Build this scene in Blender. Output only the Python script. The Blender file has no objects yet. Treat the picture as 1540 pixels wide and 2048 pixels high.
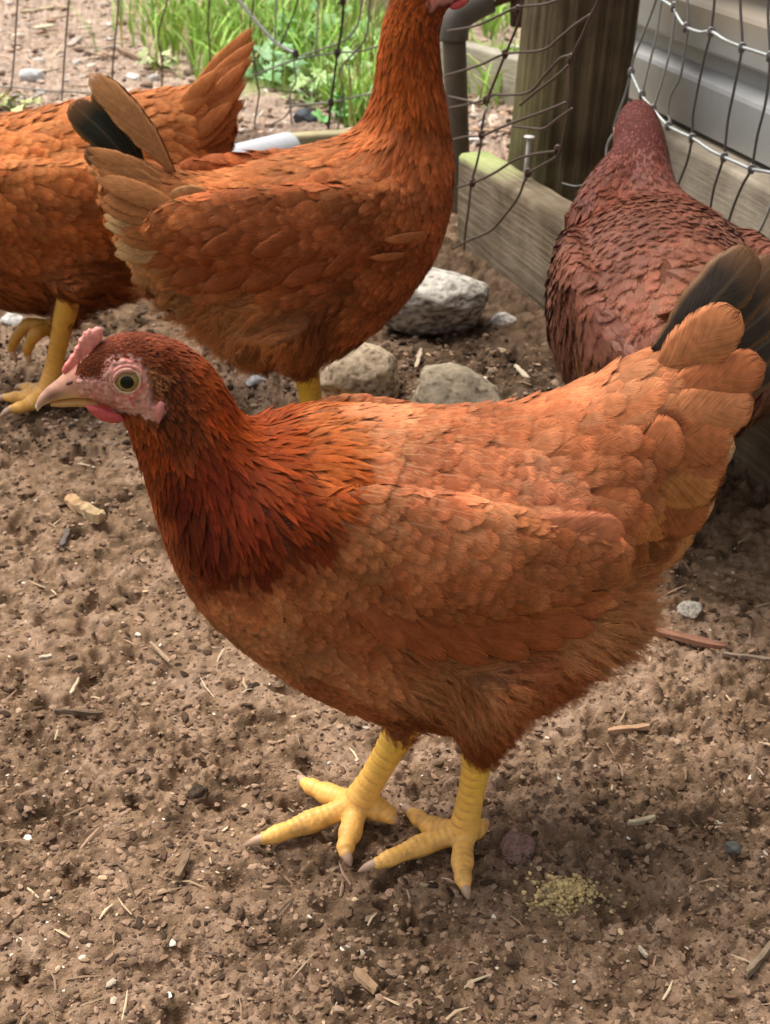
import bpy, bmesh, math, random
import numpy as np
from mathutils import Vector, Matrix
from mathutils.bvhtree import BVHTree

random.seed(7)
RNG = np.random.default_rng(11)
scene = bpy.context.scene
COL = scene.collection

# ------------------------------------------------------------------ camera
CAM_H = 0.594
PITCH = math.radians(28.4)
FOC = 2800.0                      # focal length in photo pixels (1540 x 2048)
cam_d = bpy.data.cameras.new("camera")
cam = bpy.data.objects.new("camera", cam_d)
COL.objects.link(cam)
cam.location = (0, 0, CAM_H)
cam.rotation_euler = (math.pi / 2 - PITCH, 0, 0)
cam_d.sensor_fit = 'VERTICAL'
cam_d.sensor_height = 36.0
cam_d.lens = FOC / 2048.0 * 36.0
cam_d.clip_start = 0.02
cam_d.clip_end = 500
cam_d.dof.use_dof = True
cam_d.dof.focus_distance = 0.80
cam_d.dof.aperture_fstop = 22.0
scene.camera = cam

# ------------------------------------------------------------------ light
SUN_EL, SUN_AZ = math.radians(66), math.radians(-58)      # azimuth from +Y towards +X
world = bpy.data.worlds.new("World")
scene.world = world
world.use_nodes = True
wn, wl = world.node_tree.nodes, world.node_tree.links
bg = wn["Background"]
sky = wn.new("ShaderNodeTexSky")
sky.sky_type = 'NISHITA'
sky.sun_disc = False
sky.sun_elevation = SUN_EL
sky.sun_rotation = SUN_AZ
sky.dust_density = 3.0
sky.air_density = 1.0
hs = wn.new("ShaderNodeHueSaturation")
hs.inputs["Saturation"].default_value = 0.12
wl.new(sky.outputs[0], hs.inputs["Color"])
wl.new(hs.outputs[0], bg.inputs["Color"])
bg.inputs["Strength"].default_value = 0.06
sun_d = bpy.data.lights.new("sun", 'SUN')
sun_d.energy = 1.5
sun_d.angle = math.radians(38)
sun_d.color = (1.0, 0.94, 0.85)
sun = bpy.data.objects.new("sun", sun_d)
COL.objects.link(sun)
sv = Vector((math.sin(SUN_AZ) * math.cos(SUN_EL), math.cos(SUN_AZ) * math.cos(SUN_EL), math.sin(SUN_EL)))
sun.rotation_euler = sv.to_track_quat('Z', 'Y').to_euler()
vs = scene.view_settings
vs.view_transform = 'Standard'
vs.look = 'None'
vs.exposure = 1.68
vs.gamma = 1.0
vs.use_curve_mapping = False
scene.cycles.max_bounces = 6
scene.cycles.transparent_max_bounces = 24
scene.cycles.use_denoising = True

# ------------------------------------------------------------------ projection helpers (design aid: photo point -> place in the yard)
CT, ST = math.cos(PITCH), math.sin(PITCH)
CAMP = np.array([0, 0, CAM_H])


def ray(px, py):
    u, v = (px - 770.0) / FOC, (py - 1024.0) / FOC
    return np.array([u, CT - v * ST, -ST - v * CT])


def on_z(px, py, z=0.0):
    d = ray(px, py)
    return CAMP + d * ((z - CAM_H) / d[2])


def on_plane(px, py, p0, n):
    d = ray(px, py)
    p0 = np.array(p0, float); n = np.array(n, float)
    return CAMP + d * (np.dot(p0 - CAMP, n) / np.dot(d, n))


def on_y(px, py, y):
    return on_plane(px, py, (0, y, 0), (0, 1, 0))


# ------------------------------------------------------------------ noise
def _h(ix, iy, iz, seed):
    n = (ix.astype(np.int64) * 374761393 + iy.astype(np.int64) * 668265263 + iz.astype(np.int64) * 2147483647 + seed * 974711) & 0xffffffff
    n = ((n ^ (n >> 13)) * 1274126177) & 0xffffffff
    n = n ^ (n >> 16)
    return (n & 0xffffff) / float(0xffffff)


def vnoise(x, y, z=None, seed=0):
    x = np.asarray(x, float); y = np.asarray(y, float)
    z = np.zeros_like(x) if z is None else np.asarray(z, float)
    ix, iy, iz = np.floor(x), np.floor(y), np.floor(z)
    fx, fy, fz = x - ix, y - iy, z - iz
    fx = fx * fx * (3 - 2 * fx); fy = fy * fy * (3 - 2 * fy); fz = fz * fz * (3 - 2 * fz)
    r = 0
    for a in (0, 1):
        for b in (0, 1):
            for c in (0, 1):
                w = (fx if a else 1 - fx) * (fy if b else 1 - fy) * (fz if c else 1 - fz)
                r = r + w * _h(ix + a, iy + b, iz + c, seed)
    return r


def fbm(x, y, z=None, seed=0, oct=4):
    r, a, s = 0, 0.5, 0
    for i in range(oct):
        r = r + a * vnoise(x * 2 ** i, y * 2 ** i, None if z is None else z * 2 ** i, seed + i)
        s += a; a *= 0.5
    return r / s


def worley(x, y, seed=0):
    ix, iy = np.floor(x), np.floor(y)
    best = np.full(x.shape, 9.0); cid = np.zeros(x.shape)
    for a in (-1, 0, 1):
        for b in (-1, 0, 1):
            cx, cy = ix + a, iy + b
            zz = np.zeros_like(cx)
            px_, py_ = cx + _h(cx, cy, zz, seed), cy + _h(cx, cy, zz + 1, seed)
            d = (px_ - x) ** 2 + (py_ - y) ** 2
            m = d < best
            best = np.where(m, d, best)
            cid = np.where(m, _h(cx, cy, zz + 2, seed), cid)
    return np.sqrt(best), cid


# ------------------------------------------------------------------ mesh helpers
def mesh_from(name, V, faces, smooth=True):
    """faces: list of int arrays (n,k)"""
    V = np.asarray(V, np.float32)
    me = bpy.data.meshes.new(name)
    faces = [np.asarray(f, np.int32) for f in faces if len(f)]
    nl = sum(f.size for f in faces); npoly = sum(len(f) for f in faces)
    me.vertices.add(len(V)); me.vertices.foreach_set("co", V.ravel())
    me.loops.add(nl); me.polygons.add(npoly)
    me.loops.foreach_set("vertex_index", np.concatenate([f.ravel() for f in faces]))
    tot = np.concatenate([np.full(len(f), f.shape[1], np.int32) for f in faces])
    st = np.concatenate([[0], np.cumsum(tot)[:-1]]).astype(np.int32)
    me.polygons.foreach_set("loop_start", st)
    me.polygons.foreach_set("loop_total", tot)
    me.polygons.foreach_set("use_smooth", np.full(npoly, smooth, bool))
    me.update(calc_edges=True)
    return me


def set_col(me, C):
    C = np.asarray(C, np.float32)
    if C.ndim == 1:
        C = np.tile(C, (len(me.vertices), 1))
    if C.shape[1] == 3:
        C = np.hstack([C, np.ones((len(C), 1), np.float32)])
    a = me.attributes.new("Col", 'FLOAT_COLOR', 'POINT')
    a.data.foreach_set("color", C.ravel().astype(np.float32))


def set_fuv(me, UV):
    a = me.attributes.new("fuv", 'FLOAT_VECTOR', 'POINT')
    a.data.foreach_set("vector", np.asarray(UV, np.float32).ravel())


def link(name, me, mat=None, parent=None):
    ob = bpy.data.objects.new(name, me)
    COL.objects.link(ob)
    if mat is not None and me is not None:
        me.materials.clear(); me.materials.append(mat)
    if parent is not None:
        ob.parent = parent
    return ob


def tag(ob, label=None, cat=None, group=None, kind=None):
    if label: ob["label"] = label
    if cat: ob["category"] = cat
    if group: ob["group"] = group
    if kind: ob["kind"] = kind
    return ob


def empty(name, loc, rz=0.0):
    e = bpy.data.objects.new(name, None)
    e.empty_display_size = 0.05
    COL.objects.link(e)
    e.location = loc
    e.rotation_euler = (0, 0, rz)
    return e


def grid_faces(nr, nc, wrap=False):
    r, c = np.meshgrid(np.arange(nr - 1), np.arange(nc if wrap else nc - 1), indexing='ij')
    c2 = (c + 1) % nc
    return np.stack([r * nc + c, r * nc + c2, (r + 1) * nc + c2, (r + 1) * nc + c], -1).reshape(-1, 4)


class MB:
    """collects vertices and faces (with colour) of ONE mesh"""
    def __init__(s):
        s.V = []; s.F = {}; s.C = []; s.n = 0

    def add(s, V, faces, col=None):
        V = np.asarray(V, float)
        for f in faces:
            f = np.asarray(f, int)
            if f.size: s.F.setdefault(f.shape[1], []).append(f + s.n)
        s.V.append(V)
        c = np.array(col if col is not None else (1, 1, 1), float)
        s.C.append(np.tile(c, (len(V), 1)) if c.ndim == 1 else c)
        s.n += len(V)
        return s

    def mesh(s, name, smooth=True, col=True):
        me = mesh_from(name, np.vstack(s.V), [np.vstack(f) for f in s.F.values()], smooth)
        if col: set_col(me, np.vstack(s.C))
        return me

    def build(s, name, mat, parent=None, smooth=True):
        return link(name, s.mesh(name, smooth), mat, parent)


def loft(secs, wrap_cap=True):
    """secs (n,m,3) rings -> V, faces"""
    secs = np.asarray(secs, float)
    n, m = secs.shape[:2]
    V = secs.reshape(-1, 3)
    F = grid_faces(n, m, True)
    V = np.vstack([V, secs[0].mean(0), secs[-1].mean(0)])
    i = np.arange(m); j = (i + 1) % m
    t0 = np.stack([np.full(m, n * m), j, i], -1)
    t1 = np.stack([np.full(m, n * m + 1), (n - 1) * m + i, (n - 1) * m + j], -1)
    return V, [F, np.vstack([t0, t1])]


def catmull(P, n):
    """resample rows of P (k,d) by centripetal-free Catmull-Rom to n rows"""
    P = np.asarray(P, float)
    k = len(P)
    Q = np.vstack([2 * P[0] - P[1], P, 2 * P[-1] - P[-2]])
    t = np.linspace(0, k - 1 - 1e-9, n)
    i = np.floor(t).astype(int); f = (t - i)[:, None]
    p0, p1, p2, p3 = Q[i], Q[i + 1], Q[i + 2], Q[i + 3]
    return 0.5 * (2 * p1 + (p2 - p0) * f + (2 * p0 - 5 * p1 + 4 * p2 - p3) * f ** 2 + (3 * p1 - p0 - 3 * p2 + p3) * f ** 3)


def unit(v):
    v = np.asarray(v, float)
    return v / np.maximum(np.linalg.norm(v, axis=-1, keepdims=True), 1e-12)


def tube(pts, rad, m=10, n=None, flat=1.0):
    """round tube along pts; rad scalar or list"""
    P = np.asarray(pts, float)
    R = np.full(len(P), rad) if np.isscalar(rad) else np.asarray(rad, float)
    if n:
        Q = catmull(np.hstack([P, R[:, None]]), n)
        P, R = Q[:, :3], Q[:, 3]
    T = unit(np.gradient(P, axis=0))
    ref = np.array([0, 0, 1.0])
    if abs(T[0] @ ref) > 0.9: ref = np.array([1.0, 0, 0])
    secs = []
    a = unit(np.cross(T[0], ref))
    for i in range(len(P)):
        a = unit(a - T[i] * (a @ T[i]))
        b = np.cross(T[i], a)
        th = np.linspace(0, 2 * math.pi, m, endpoint=False)
        secs.append(P[i] + R[i] * (np.outer(np.cos(th), a) + flat * np.outer(np.sin(th), b)))
    return loft(secs)


def remesh(V, F, voxel, smooth=4, fac=0.5):
    me = mesh_from("tmp", V, F)
    ob = bpy.data.objects.new("tmp", me)
    COL.objects.link(ob)
    m = ob.modifiers.new("r", 'REMESH'); m.mode = 'VOXEL'; m.voxel_size = voxel
    if smooth:
        s = ob.modifiers.new("s", 'SMOOTH'); s.factor = fac; s.iterations = smooth
    dg = bpy.context.evaluated_depsgraph_get()
    ev = ob.evaluated_get(dg)
    r = bpy.data.meshes.new_from_object(ev)
    bpy.data.objects.remove(ob); bpy.data.meshes.remove(me)
    r.polygons.foreach_set("use_smooth", np.ones(len(r.polygons), bool))
    return r


def verts_np(me):
    a = np.empty(len(me.vertices) * 3, np.float32); me.vertices.foreach_get("co", a)
    return a.reshape(-1, 3).astype(float)


def normals_np(me):
    a = np.empty(len(me.vertices) * 3, np.float32); me.vertices.foreach_get("normal", a)
    return a.reshape(-1, 3).astype(float)


def box(center, size, rz=0.0, bevel=0.0):
    """bevelled box V,F"""
    bm = bmesh.new()
    bmesh.ops.create_cube(bm, size=1.0)
    for v in bm.verts:
        v.co = Vector((v.co.x * size[0], v.co.y * size[1], v.co.z * size[2]))
    if bevel > 0:
        bmesh.ops.bevel(bm, geom=bm.edges[:], offset=bevel, segments=2, affect='EDGES', profile=0.7)
    rot = Matrix.Rotation(rz, 3, 'Z')
    V = np.array([list(rot @ v.co) for v in bm.verts]) + np.array(center)
    bm.verts.index_update()
    F = {}
    for f in bm.faces:
        F.setdefault(len(f.verts), []).append([v.index for v in f.verts])
    bm.free()
    return V, [np.array(x) for x in F.values()]


# ------------------------------------------------------------------ materials
def nodes_of(name):
    m = bpy.data.materials.new(name)
    m.use_nodes = True
    nt = m.node_tree
    return m, nt.nodes, nt.links, nt.nodes["Principled BSDF"]


def math_node(N, L, op, a, b=None, c=None, clamp=False):
    n = N.new("ShaderNodeMath"); n.operation = op; n.use_clamp = clamp
    for i, x in enumerate((a, b, c)):
        if x is None: continue
        if isinstance(x, (int, float)): n.inputs[i].default_value = x
        else: L.new(x, n.inputs[i])
    return n.outputs[0]


def mix_col(N, L, fac, a, b, mode='MIX'):
    n = N.new("ShaderNodeMix"); n.data_type = 'RGBA'; n.blend_type = mode
    for s, x in ((0, fac), (6, a), (7, b)):
        if isinstance(x, (int, float)): n.inputs[s].default_value = x
        elif isinstance(x, tuple): n.inputs[s].default_value = (*x[:3], 1)
        else: L.new(x, n.inputs[s])
    return n.outputs[2]


def noise_node(N, L, scale, detail=4, rough=0.55, coord=None, dims='3D'):
    n = N.new("ShaderNodeTexNoise")
    n.inputs["Scale"].default_value = scale
    n.inputs["Detail"].default_value = detail
    n.inputs["Roughness"].default_value = rough
    if coord is not None: L.new(coord, n.inputs["Vector"])
    return n


def ramp(N, L, fac, stops):
    n = N.new("ShaderNodeValToRGB")
    e = n.color_ramp.elements
    while len(e) < len(stops): e.new(0.5)
    for x, (p, c) in zip(e, stops):
        x.position = p; x.color = (*c[:3], 1)
    L.new(fac, n.inputs[0])
    return n.outputs[0]


def bump(N, L, P, height, strength, dist):
    b = N.new("ShaderNodeBump")
    b.inputs["Strength"].default_value = strength
    b.inputs["Distance"].default_value = dist
    L.new(height, b.inputs["Height"])
    L.new(b.outputs[0], P.inputs["Normal"])
    return b


def mat_attr(name, rough=0.8, spec=0.3, nscale=200, namp=0.35, bdist=0.001, bstr=0.5):
    """vertex colour x fine noise"""
    m, N, L, P = nodes_of(name)
    at = N.new("ShaderNodeAttribute"); at.attribute_name = "Col"
    tc = N.new("ShaderNodeTexCoord")
    nz = noise_node(N, L, nscale, 5, 0.6, tc.outputs["Object"])
    k = math_node(N, L, 'MULTIPLY_ADD', nz.outputs[0], namp * 2, 1 - namp)
    kc = N.new("ShaderNodeCombineColor")
    for i in range(3): L.new(k, kc.inputs[i])
    c = mix_col(N, L, 1.0, at.outputs["Color"], kc.outputs[0], 'MULTIPLY')
    L.new(c, P.inputs["Base Color"])
    P.inputs["Roughness"].default_value = rough
    P.inputs["Specular IOR Level"].default_value = spec
    bump(N, L, P, nz.outputs[0], bstr, bdist)
    return m


def mat_feather(name, rim=0.70, rach=0.6, rough=0.6, spec=0.10, rimcol=None, ragged=0.75, sheen=0.0, soft=4.5):
    m, N, L, P = nodes_of(name)
    at = N.new("ShaderNodeAttribute"); at.attribute_name = "Col"
    uv = N.new("ShaderNodeAttribute"); uv.attribute_name = "fuv"
    sx = N.new("ShaderNodeSeparateXYZ"); L.new(uv.outputs["Vector"], sx.inputs[0])
    u, v, w = sx.outputs[0], sx.outputs[1], sx.outputs[2]   # u -1..1 across, v 0..1 along, w = kind + random
    rnd = math_node(N, L, 'FRACT', w)
    kind = math_node(N, L, 'FLOOR', w)
    fluff = math_node(N, L, 'GREATER_THAN', kind, 1.5)
    au = math_node(N, L, 'ABSOLUTE', u)
    tc = N.new("ShaderNodeTexCoord")
    nz = noise_node(N, L, 240, 3, 0.6, tc.outputs["Object"])
    # coordinate that is constant along one barb
    q = math_node(N, L, 'MULTIPLY_ADD', au, -0.42, v)
    sgn = math_node(N, L, 'SIGN', u)
    cv = N.new("ShaderNodeCombineXYZ")
    L.new(math_node(N, L, 'MULTIPLY', q, 26.0), cv.inputs[0])
    L.new(math_node(N, L, 'MULTIPLY_ADD', rnd, 91.0, math_node(N, L, 'MULTIPLY', sgn, 5.0)), cv.inputs[1])
    L.new(math_node(N, L, 'MULTIPLY', au, 1.1), cv.inputs[2])
    bn = noise_node(N, L, 1.0, 3, 0.75, cv.outputs[0])
    barb = bn.outputs[0]
    barbk = math_node(N, L, 'MULTIPLY_ADD', barb, 1.3, 0.35)
    nk = math_node(N, L, 'MULTIPLY_ADD', nz.outputs[0], 0.7, 0.65)
    k = math_node(N, L, 'MULTIPLY', barbk, nk)
    kc = N.new("ShaderNodeCombineColor")
    for i in range(3): L.new(k, kc.inputs[i])
    c = mix_col(N, L, 1.0, at.outputs["Color"], kc.outputs[0], 'MULTIPLY')
    mx = math_node(N, L, 'MAXIMUM', au, v)
    rf = N.new("ShaderNodeMapRange"); rf.inputs[1].default_value = 0.70; rf.inputs[2].default_value = 0.95
    L.new(mx, rf.inputs[0])
    rmask = math_node(N, L, 'MULTIPLY', rf.outputs[0], rim)
    if rimcol:
        light = mix_col(N, L, 0.6, at.outputs["Color"], rimcol)
    else:
        light = mix_col(N, L, 1.0, at.outputs["Color"], (2.0, 2.05, 2.1), 'MULTIPLY')
    c = mix_col(N, L, rmask, c, light)
    sh = N.new("ShaderNodeMapRange"); sh.inputs[1].default_value = 0.11; sh.inputs[2].default_value = 0.02
    L.new(au, sh.inputs[0])
    smask = math_node(N, L, 'MULTIPLY', math_node(N, L, 'MULTIPLY', sh.outputs[0], at.outputs["Alpha"]), rach)
    c = mix_col(N, L, smask, c, mix_col(N, L, 0.35, at.outputs["Color"], (0.95, 0.62, 0.34)))
    L.new(c, P.inputs["Base Color"])
    P.inputs["Roughness"].default_value = rough
    P.inputs["Specular IOR Level"].default_value = spec
    P.inputs["Sheen Weight"].default_value = sheen
    P.inputs["Specular Tint"].default_value = (1.0, 0.62, 0.42, 1)
    P.inputs["Sheen Roughness"].default_value = 0.45
    P.inputs["Sheen Tint"].default_value = (1.0, 0.75, 0.6, 1)
    hh = math_node(N, L, 'MULTIPLY_ADD', barb, 0.9, math_node(N, L, 'MULTIPLY', nz.outputs[0], 0.4))
    bump(N, L, P, hh, 0.45, 0.0008)
    # frayed margins: every barb ends at its own length, down is frayed all over
    lim = math_node(N, L, 'MULTIPLY_ADD', barb, 0.95 * ragged, 1.04 - 0.50 * ragged)
    limf = math_node(N, L, 'MULTIPLY_ADD', barb, 3.2, -0.95)
    lm = N.new("ShaderNodeMix"); lm.data_type = 'FLOAT'
    L.new(fluff, lm.inputs[0]); L.new(lim, lm.inputs[2]); L.new(limf, lm.inputs[3])
    al = math_node(N, L, 'MULTIPLY', math_node(N, L, 'SUBTRACT', lm.outputs[0], mx), soft, clamp=True)
    L.new(al, P.inputs["Alpha"])
    return m


M_FEATH = mat_feather("feather_rust")
M_BLACK = mat_feather("feather_black", rim=0.8, rach=0.22, rough=0.5, spec=0.3, rimcol=(0.30, 0.14, 0.06), ragged=0.35, soft=9)
M_QUILL = mat_feather("feather_large", rim=0.45, rach=0.4, ragged=0.5, soft=7)
M_MAHOG = mat_feather("feather_mahogany", rim=0.45, rach=0.3, rough=0.5, spec=0.28, ragged=0.75, sheen=0.05)
M_MAHOG.node_tree.nodes["Principled BSDF"].inputs["Specular Tint"].default_value = (1.0, 0.88, 0.86, 1)
M_BODY = mat_attr("skin_and_down", 0.7, 0.15, 420, 0.45, 0.0022, 1.0)
M_SKIN = mat_attr("bare_skin", 0.5, 0.4, 520, 0.28, 0.0011, 0.8)
for _m in (M_SKIN,):
    _p = _m.node_tree.nodes["Principled BSDF"]
    _p.inputs["Subsurface Weight"].default_value = 0.25
    _p.inputs["Subsurface Radius"].default_value = (0.004, 0.0015, 0.001)
M_HORN = mat_attr("beak_horn", 0.42, 0.45, 300, 0.22, 0.0004, 0.4)
M_LEG = mat_attr("scaly_leg", 0.45, 0.4, 420, 0.22, 0.0005, 0.5)
M_EYE = mat_attr("eye_wet", 0.05, 0.25, 900, 0.15, 0.0001, 0.1)
M_SOIL = mat_attr("soil", 0.95, 0.04, 700, 0.42, 0.0022, 0.9)
M_DEBRIS = mat_attr("debris", 0.85, 0.06, 500, 0.3, 0.0008, 0.6)
M_WIRE = mat_attr("galvanised_wire", 0.5, 0.5, 300, 0.35, 0.0004, 0.5)
M_WIRE.node_tree.nodes["Principled BSDF"].inputs["Metallic"].default_value = 0.35
M_STONE = mat_attr("stone", 0.9, 0.2, 120, 0.45, 0.004, 0.9)
M_LEAF = mat_attr("leaf", 0.55, 0.35, 150, 0.25, 0.001, 0.4)
M_LEAF.node_tree.nodes["Principled BSDF"].inputs["Subsurface Weight"].default_value = 0.15
M_LEAF.node_tree.nodes["Principled BSDF"].inputs["Subsurface Radius"].default_value = (0.005, 0.01, 0.002)
M_METALW = mat_attr("sheet_metal", 0.42, 0.5, 25, 0.16, 0.001, 0.2)
M_METALW.node_tree.nodes["Principled BSDF"].inputs["Metallic"].default_value = 0.3
M_PIPE = mat_attr("weathered_pipe", 0.6, 0.4, 60, 0.4, 0.001, 0.5)
M_CERAM = mat_attr("grey_plastic_pipe", 0.5, 0.4, 90, 0.18, 0.0005, 0.3)


def mat_wood(name, c1, c2, moss=0.0, axis_scale=(3, 60, 60)):
    m, N, L, P = nodes_of(name)
    tc = N.new("ShaderNodeTexCoord")
    mp = N.new("ShaderNodeMapping")
    mp.inputs["Scale"].default_value = axis_scale
    L.new(tc.outputs["Object"], mp.inputs[0])
    g = noise_node(N, L, 1.0, 6, 0.65, mp.outputs[0])
    big = noise_node(N, L, 9, 4, 0.6, tc.outputs["Object"])
    fine = noise_node(N, L, 300, 3, 0.6, tc.outputs["Object"])
    c = ramp(N, L, g.outputs[0], [(0.32, c1), (0.68, c2)])
    st = ramp(N, L, big.outputs[0], [(0.35, (0.45, 0.42, 0.38)), (0.62, (1, 1, 1))])
    c = mix_col(N, L, 1.0, c, st, 'MULTIPLY')
    if moss > 0:
        at = N.new("ShaderNodeAttribute"); at.attribute_name = "Col"
        mm = math_node(N, L, 'MULTIPLY', at.outputs["Alpha"], ramp(N, L, big.outputs[0], [(0.3, (0.35,) * 3), (0.65, (1,) * 3)]))
        c = mix_col(N, L, math_node(N, L, 'MULTIPLY', mm, moss, clamp=True), c, at.outputs["Color"])
    L.new(c, P.inputs["Base Color"])
    P.inputs["Roughness"].default_value = 0.85
    P.inputs["Specular IOR Level"].default_value = 0.2
    h = math_node(N, L, 'MULTIPLY_ADD', fine.outputs[0], 0.3, g.outputs[0])
    bump(N, L, P, h, 0.8, 0.003)
    return m


M_BEAM = mat_wood("weathered_timber", (0.19, 0.145, 0.10), (0.40, 0.32, 0.22), 1.0, (7, 190, 190))
M_POST = mat_wood("old_round_post", (0.045, 0.032, 0.02), (0.22, 0.155, 0.092), 0.8, (150, 150, 5))

# ------------------------------------------------------------------ layout lines of the yard
BEAM_A = np.array([0.093, 1.873]); BEAM_D = np.array([0.322, -0.947]); BEAM_D /= np.linalg.norm(BEAM_D)
BEAM_N = np.array([-BEAM_D[1], BEAM_D[0]])            # points away from the yard (right/back)
if BEAM_N[0] < 0: BEAM_N = -BEAM_N


def beam_pt(t, off=0.0):
    p = BEAM_A + BEAM_D * t + BEAM_N * off
    return p


# ------------------------------------------------------------------ ground
def ground_h(x, y, fine=True):
    x = np.asarray(x, float); y = np.asarray(y, float)
    h = 0.016 * (fbm(x * 3.1 + 5, y * 3.1, seed=3, oct=3) - 0.5)
    if fine:
        wx = x + 0.006 * (vnoise(x * 90, y * 90, seed=21) - .5); wy = y + 0.006 * (vnoise(x * 90, y * 90, seed=22) - .5)
        rough = np.clip(0.35 + 1.5 * (fbm(x * 8, y * 8, seed=9, oct=2) - 0.36), 0.25, 1.3)
        d1, c1 = worley(wx * 62, wy * 62, 1)
        d2, c2 = worley(wx * 135 + 7, wy * 135, 2)
        d3, c3 = worley(wx * 270 + 3, wy * 270, 4)
        cl = np.clip(1 - d1 * 1.25, 0, 1) ** 0.8 * c1 ** 2 * 0.0072 + np.clip(1 - d2 * 1.2, 0, 1) ** .7 * c2 ** 1.5 * 0.0070
        cl = cl + np.clip(1 - d3 * 1.1, 0, 1) * c3 ** 1.3 * 0.0052
        pits = np.clip(fbm(x * 55, y * 55, seed=31, oct=3) - 0.58, 0, 1) * -0.05
        h = h + rough * cl + pits + 0.006 * (fbm(x * 230, y * 230, seed=40, oct=3) - .5) * rough
        h = h - 0.003
    return h


def build_ground():
    nr, nc = 820, 640
    vv = np.linspace(1.12, -0.95, nr)                      # finer rows near the camera, coarser far off
    py = 1024 + vv * 1024
    D = (py - 1024) / FOC * CT + ST
    z = CAM_H / D
    Y = z * (CT - (py - 1024) / FOC * ST)
    # continue to the back of the garden
    Y = np.concatenate([Y, Y[-1] + np.cumsum(np.linspace(0.02, 0.4, 40))])
    W = 0.33 * (Y * 1.02 + 0.15) + 0.12
    s = np.linspace(-1, 1, nc)
    X = W[:, None] * s[None, :]
    YY = np.repeat(Y[:, None], nc, 1)
    Z = ground_h(X, YY)
    # soil heaped a little against the timber
    dB = (X - BEAM_A[0]) * BEAM_N[0] + (YY - BEAM_A[1]) * BEAM_N[1]
    Z = Z + 0.02 * np.exp(-(dB / 0.05) ** 2) * (fbm(X * 14, YY * 14, seed=50, oct=2))
    V = np.stack([X, YY, Z], -1).reshape(-1, 3)
    me = mesh_from("ground", V, [grid_faces(len(Y), nc)])
    # soil colours
    x, y = V[:, 0], V[:, 1]
    a = fbm(x * 9, y * 9, seed=60, oct=3); b = fbm(x * 70, y * 70, seed=61, oct=3)
    d3, c3 = worley(x * 190, y * 190, 66)
    base = np.array([0.245, 0.155, 0.095]); pale = np.array([0.345, 0.232, 0.160]); dark = np.array([0.075, 0.046, 0.027])
    t = np.clip((b - 0.45) * 2.2 + (a - 0.5) * 1.6, 0, 1)[:, None]
    C = base * (1 - t) + pale * t
    t = np.clip((0.47 - b) * 3.0 + (0.47 - a) * 1.2, 0, 1)[:, None]
    C = C * (1 - t) + dark * t
    C = C * (0.72 + 0.56 * c3[:, None])
    # darker soil by the timber and behind the hens
    timber_dark = np.clip(1 - np.abs(dB.reshape(-1) + 0.10) / 0.22, 0, 1) * np.clip((y - 0.95) * 4, 0, 1)
    far = np.clip((y - 1.05) * 2.2, 0, 1)
    C = C * (1 - 0.62 * timber_dark[:, None]) * (1 - 0.22 * far[:, None] * (dB.reshape(-1) < 0)[:, None])
    # outside the run: greyer garden soil, its colour brightened to imitate open-sky light
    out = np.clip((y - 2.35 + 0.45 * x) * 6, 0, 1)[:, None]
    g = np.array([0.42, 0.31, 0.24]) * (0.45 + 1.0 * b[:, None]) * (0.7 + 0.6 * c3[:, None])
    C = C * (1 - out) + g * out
    lawn = (np.clip((fbm(x * 3, y * 3, seed=71, oct=2) - .3) * 6, 0, 1) * np.clip((y - 2.75) * 5, 0, 1) * np.clip((x + 0.42) * 6, 0, 1))[:, None]
    C = C * (1 - lawn) + np.array([0.22, 0.32, 0.08]) * (0.5 + b[:, None]) * lawn
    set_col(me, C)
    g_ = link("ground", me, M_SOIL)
    tag(g_, "trodden brown soil of the chicken run, crumbly and littered with chips", "ground", kind="structure")
    # the land around, a sheet that goes on to the horizon
    me = mesh_from("land", np.array([[-90, -90, -0.03], [90, -90, -0.03], [90, 160, -0.03], [-90, 160, -0.03]], float), [np.array([[0, 1, 2, 3]])])
    set_col(me, np.array([0.17, 0.16, 0.07]))
    tag(link("land", me, M_SOIL), "flat land stretching out around the chicken run", "land", kind="structure")


build_ground()


def gz(x, y):
    return float(ground_h(np.array([x]), np.array([y]), False)[0])


# ------------------------------------------------------------------ stones
def stone_mesh(name, seed, size, facets=0.5, sub=5, base=(0.4, 0.36, 0.3), dirt=0.5, dirtcol=(0.09, 0.06, 0.04)):
    bm = bmesh.new()
    bmesh.ops.create_icosphere(bm, subdivisions=sub, radius=1.0)
    V = np.array([v.co[:] for v in bm.verts]); F = np.array([[v.index for v in f.verts] for f in bm.faces])
    bm.free()
    r = np.random.default_rng(seed)
    # cut by random planes for broken faces
    for k in range(16):
        n = unit(r.normal(size=3)); d = r.uniform(0.62, 0.9)
        s = V @ n
        m = s > d
        V[m] -= np.outer((s[m] - d) * 0.85, n)
    n = unit(V)
    V = V + n * (0.20 * (fbm(V[:, 0] * 2.2 + seed, V[:, 1] * 2.2, V[:, 2] * 2.2, seed, 4) - .5))[:, None]
    V = V + n * (0.10 * (fbm(V[:, 0] * 9 + seed, V[:, 1] * 9, V[:, 2] * 9, seed + 3, 3) - .5))[:, None]
    c = fbm(V[:, 0] * 3 + 9, V[:, 1] * 3, V[:, 2] * 3, seed + 8, 4)[:, None]
    c2 = fbm(V[:, 0] * 13 + 9, V[:, 1] * 13, V[:, 2] * 13, seed + 18, 3)[:, None]
    C = np.array(base) * (0.55 + 0.9 * c)
    dm = np.clip((c2 - 0.62 + 0.25 * dirt * (1 - V[:, 2:3])) * 8, 0, 1) * min(1, dirt * 1.4)
    C = C * (1 - dm) + np.array(dirtcol) * dm
    V = V * np.array(size) * 0.5
    me = mesh_from(name, V, [F]); set_col(me, C)
    return me


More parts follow.
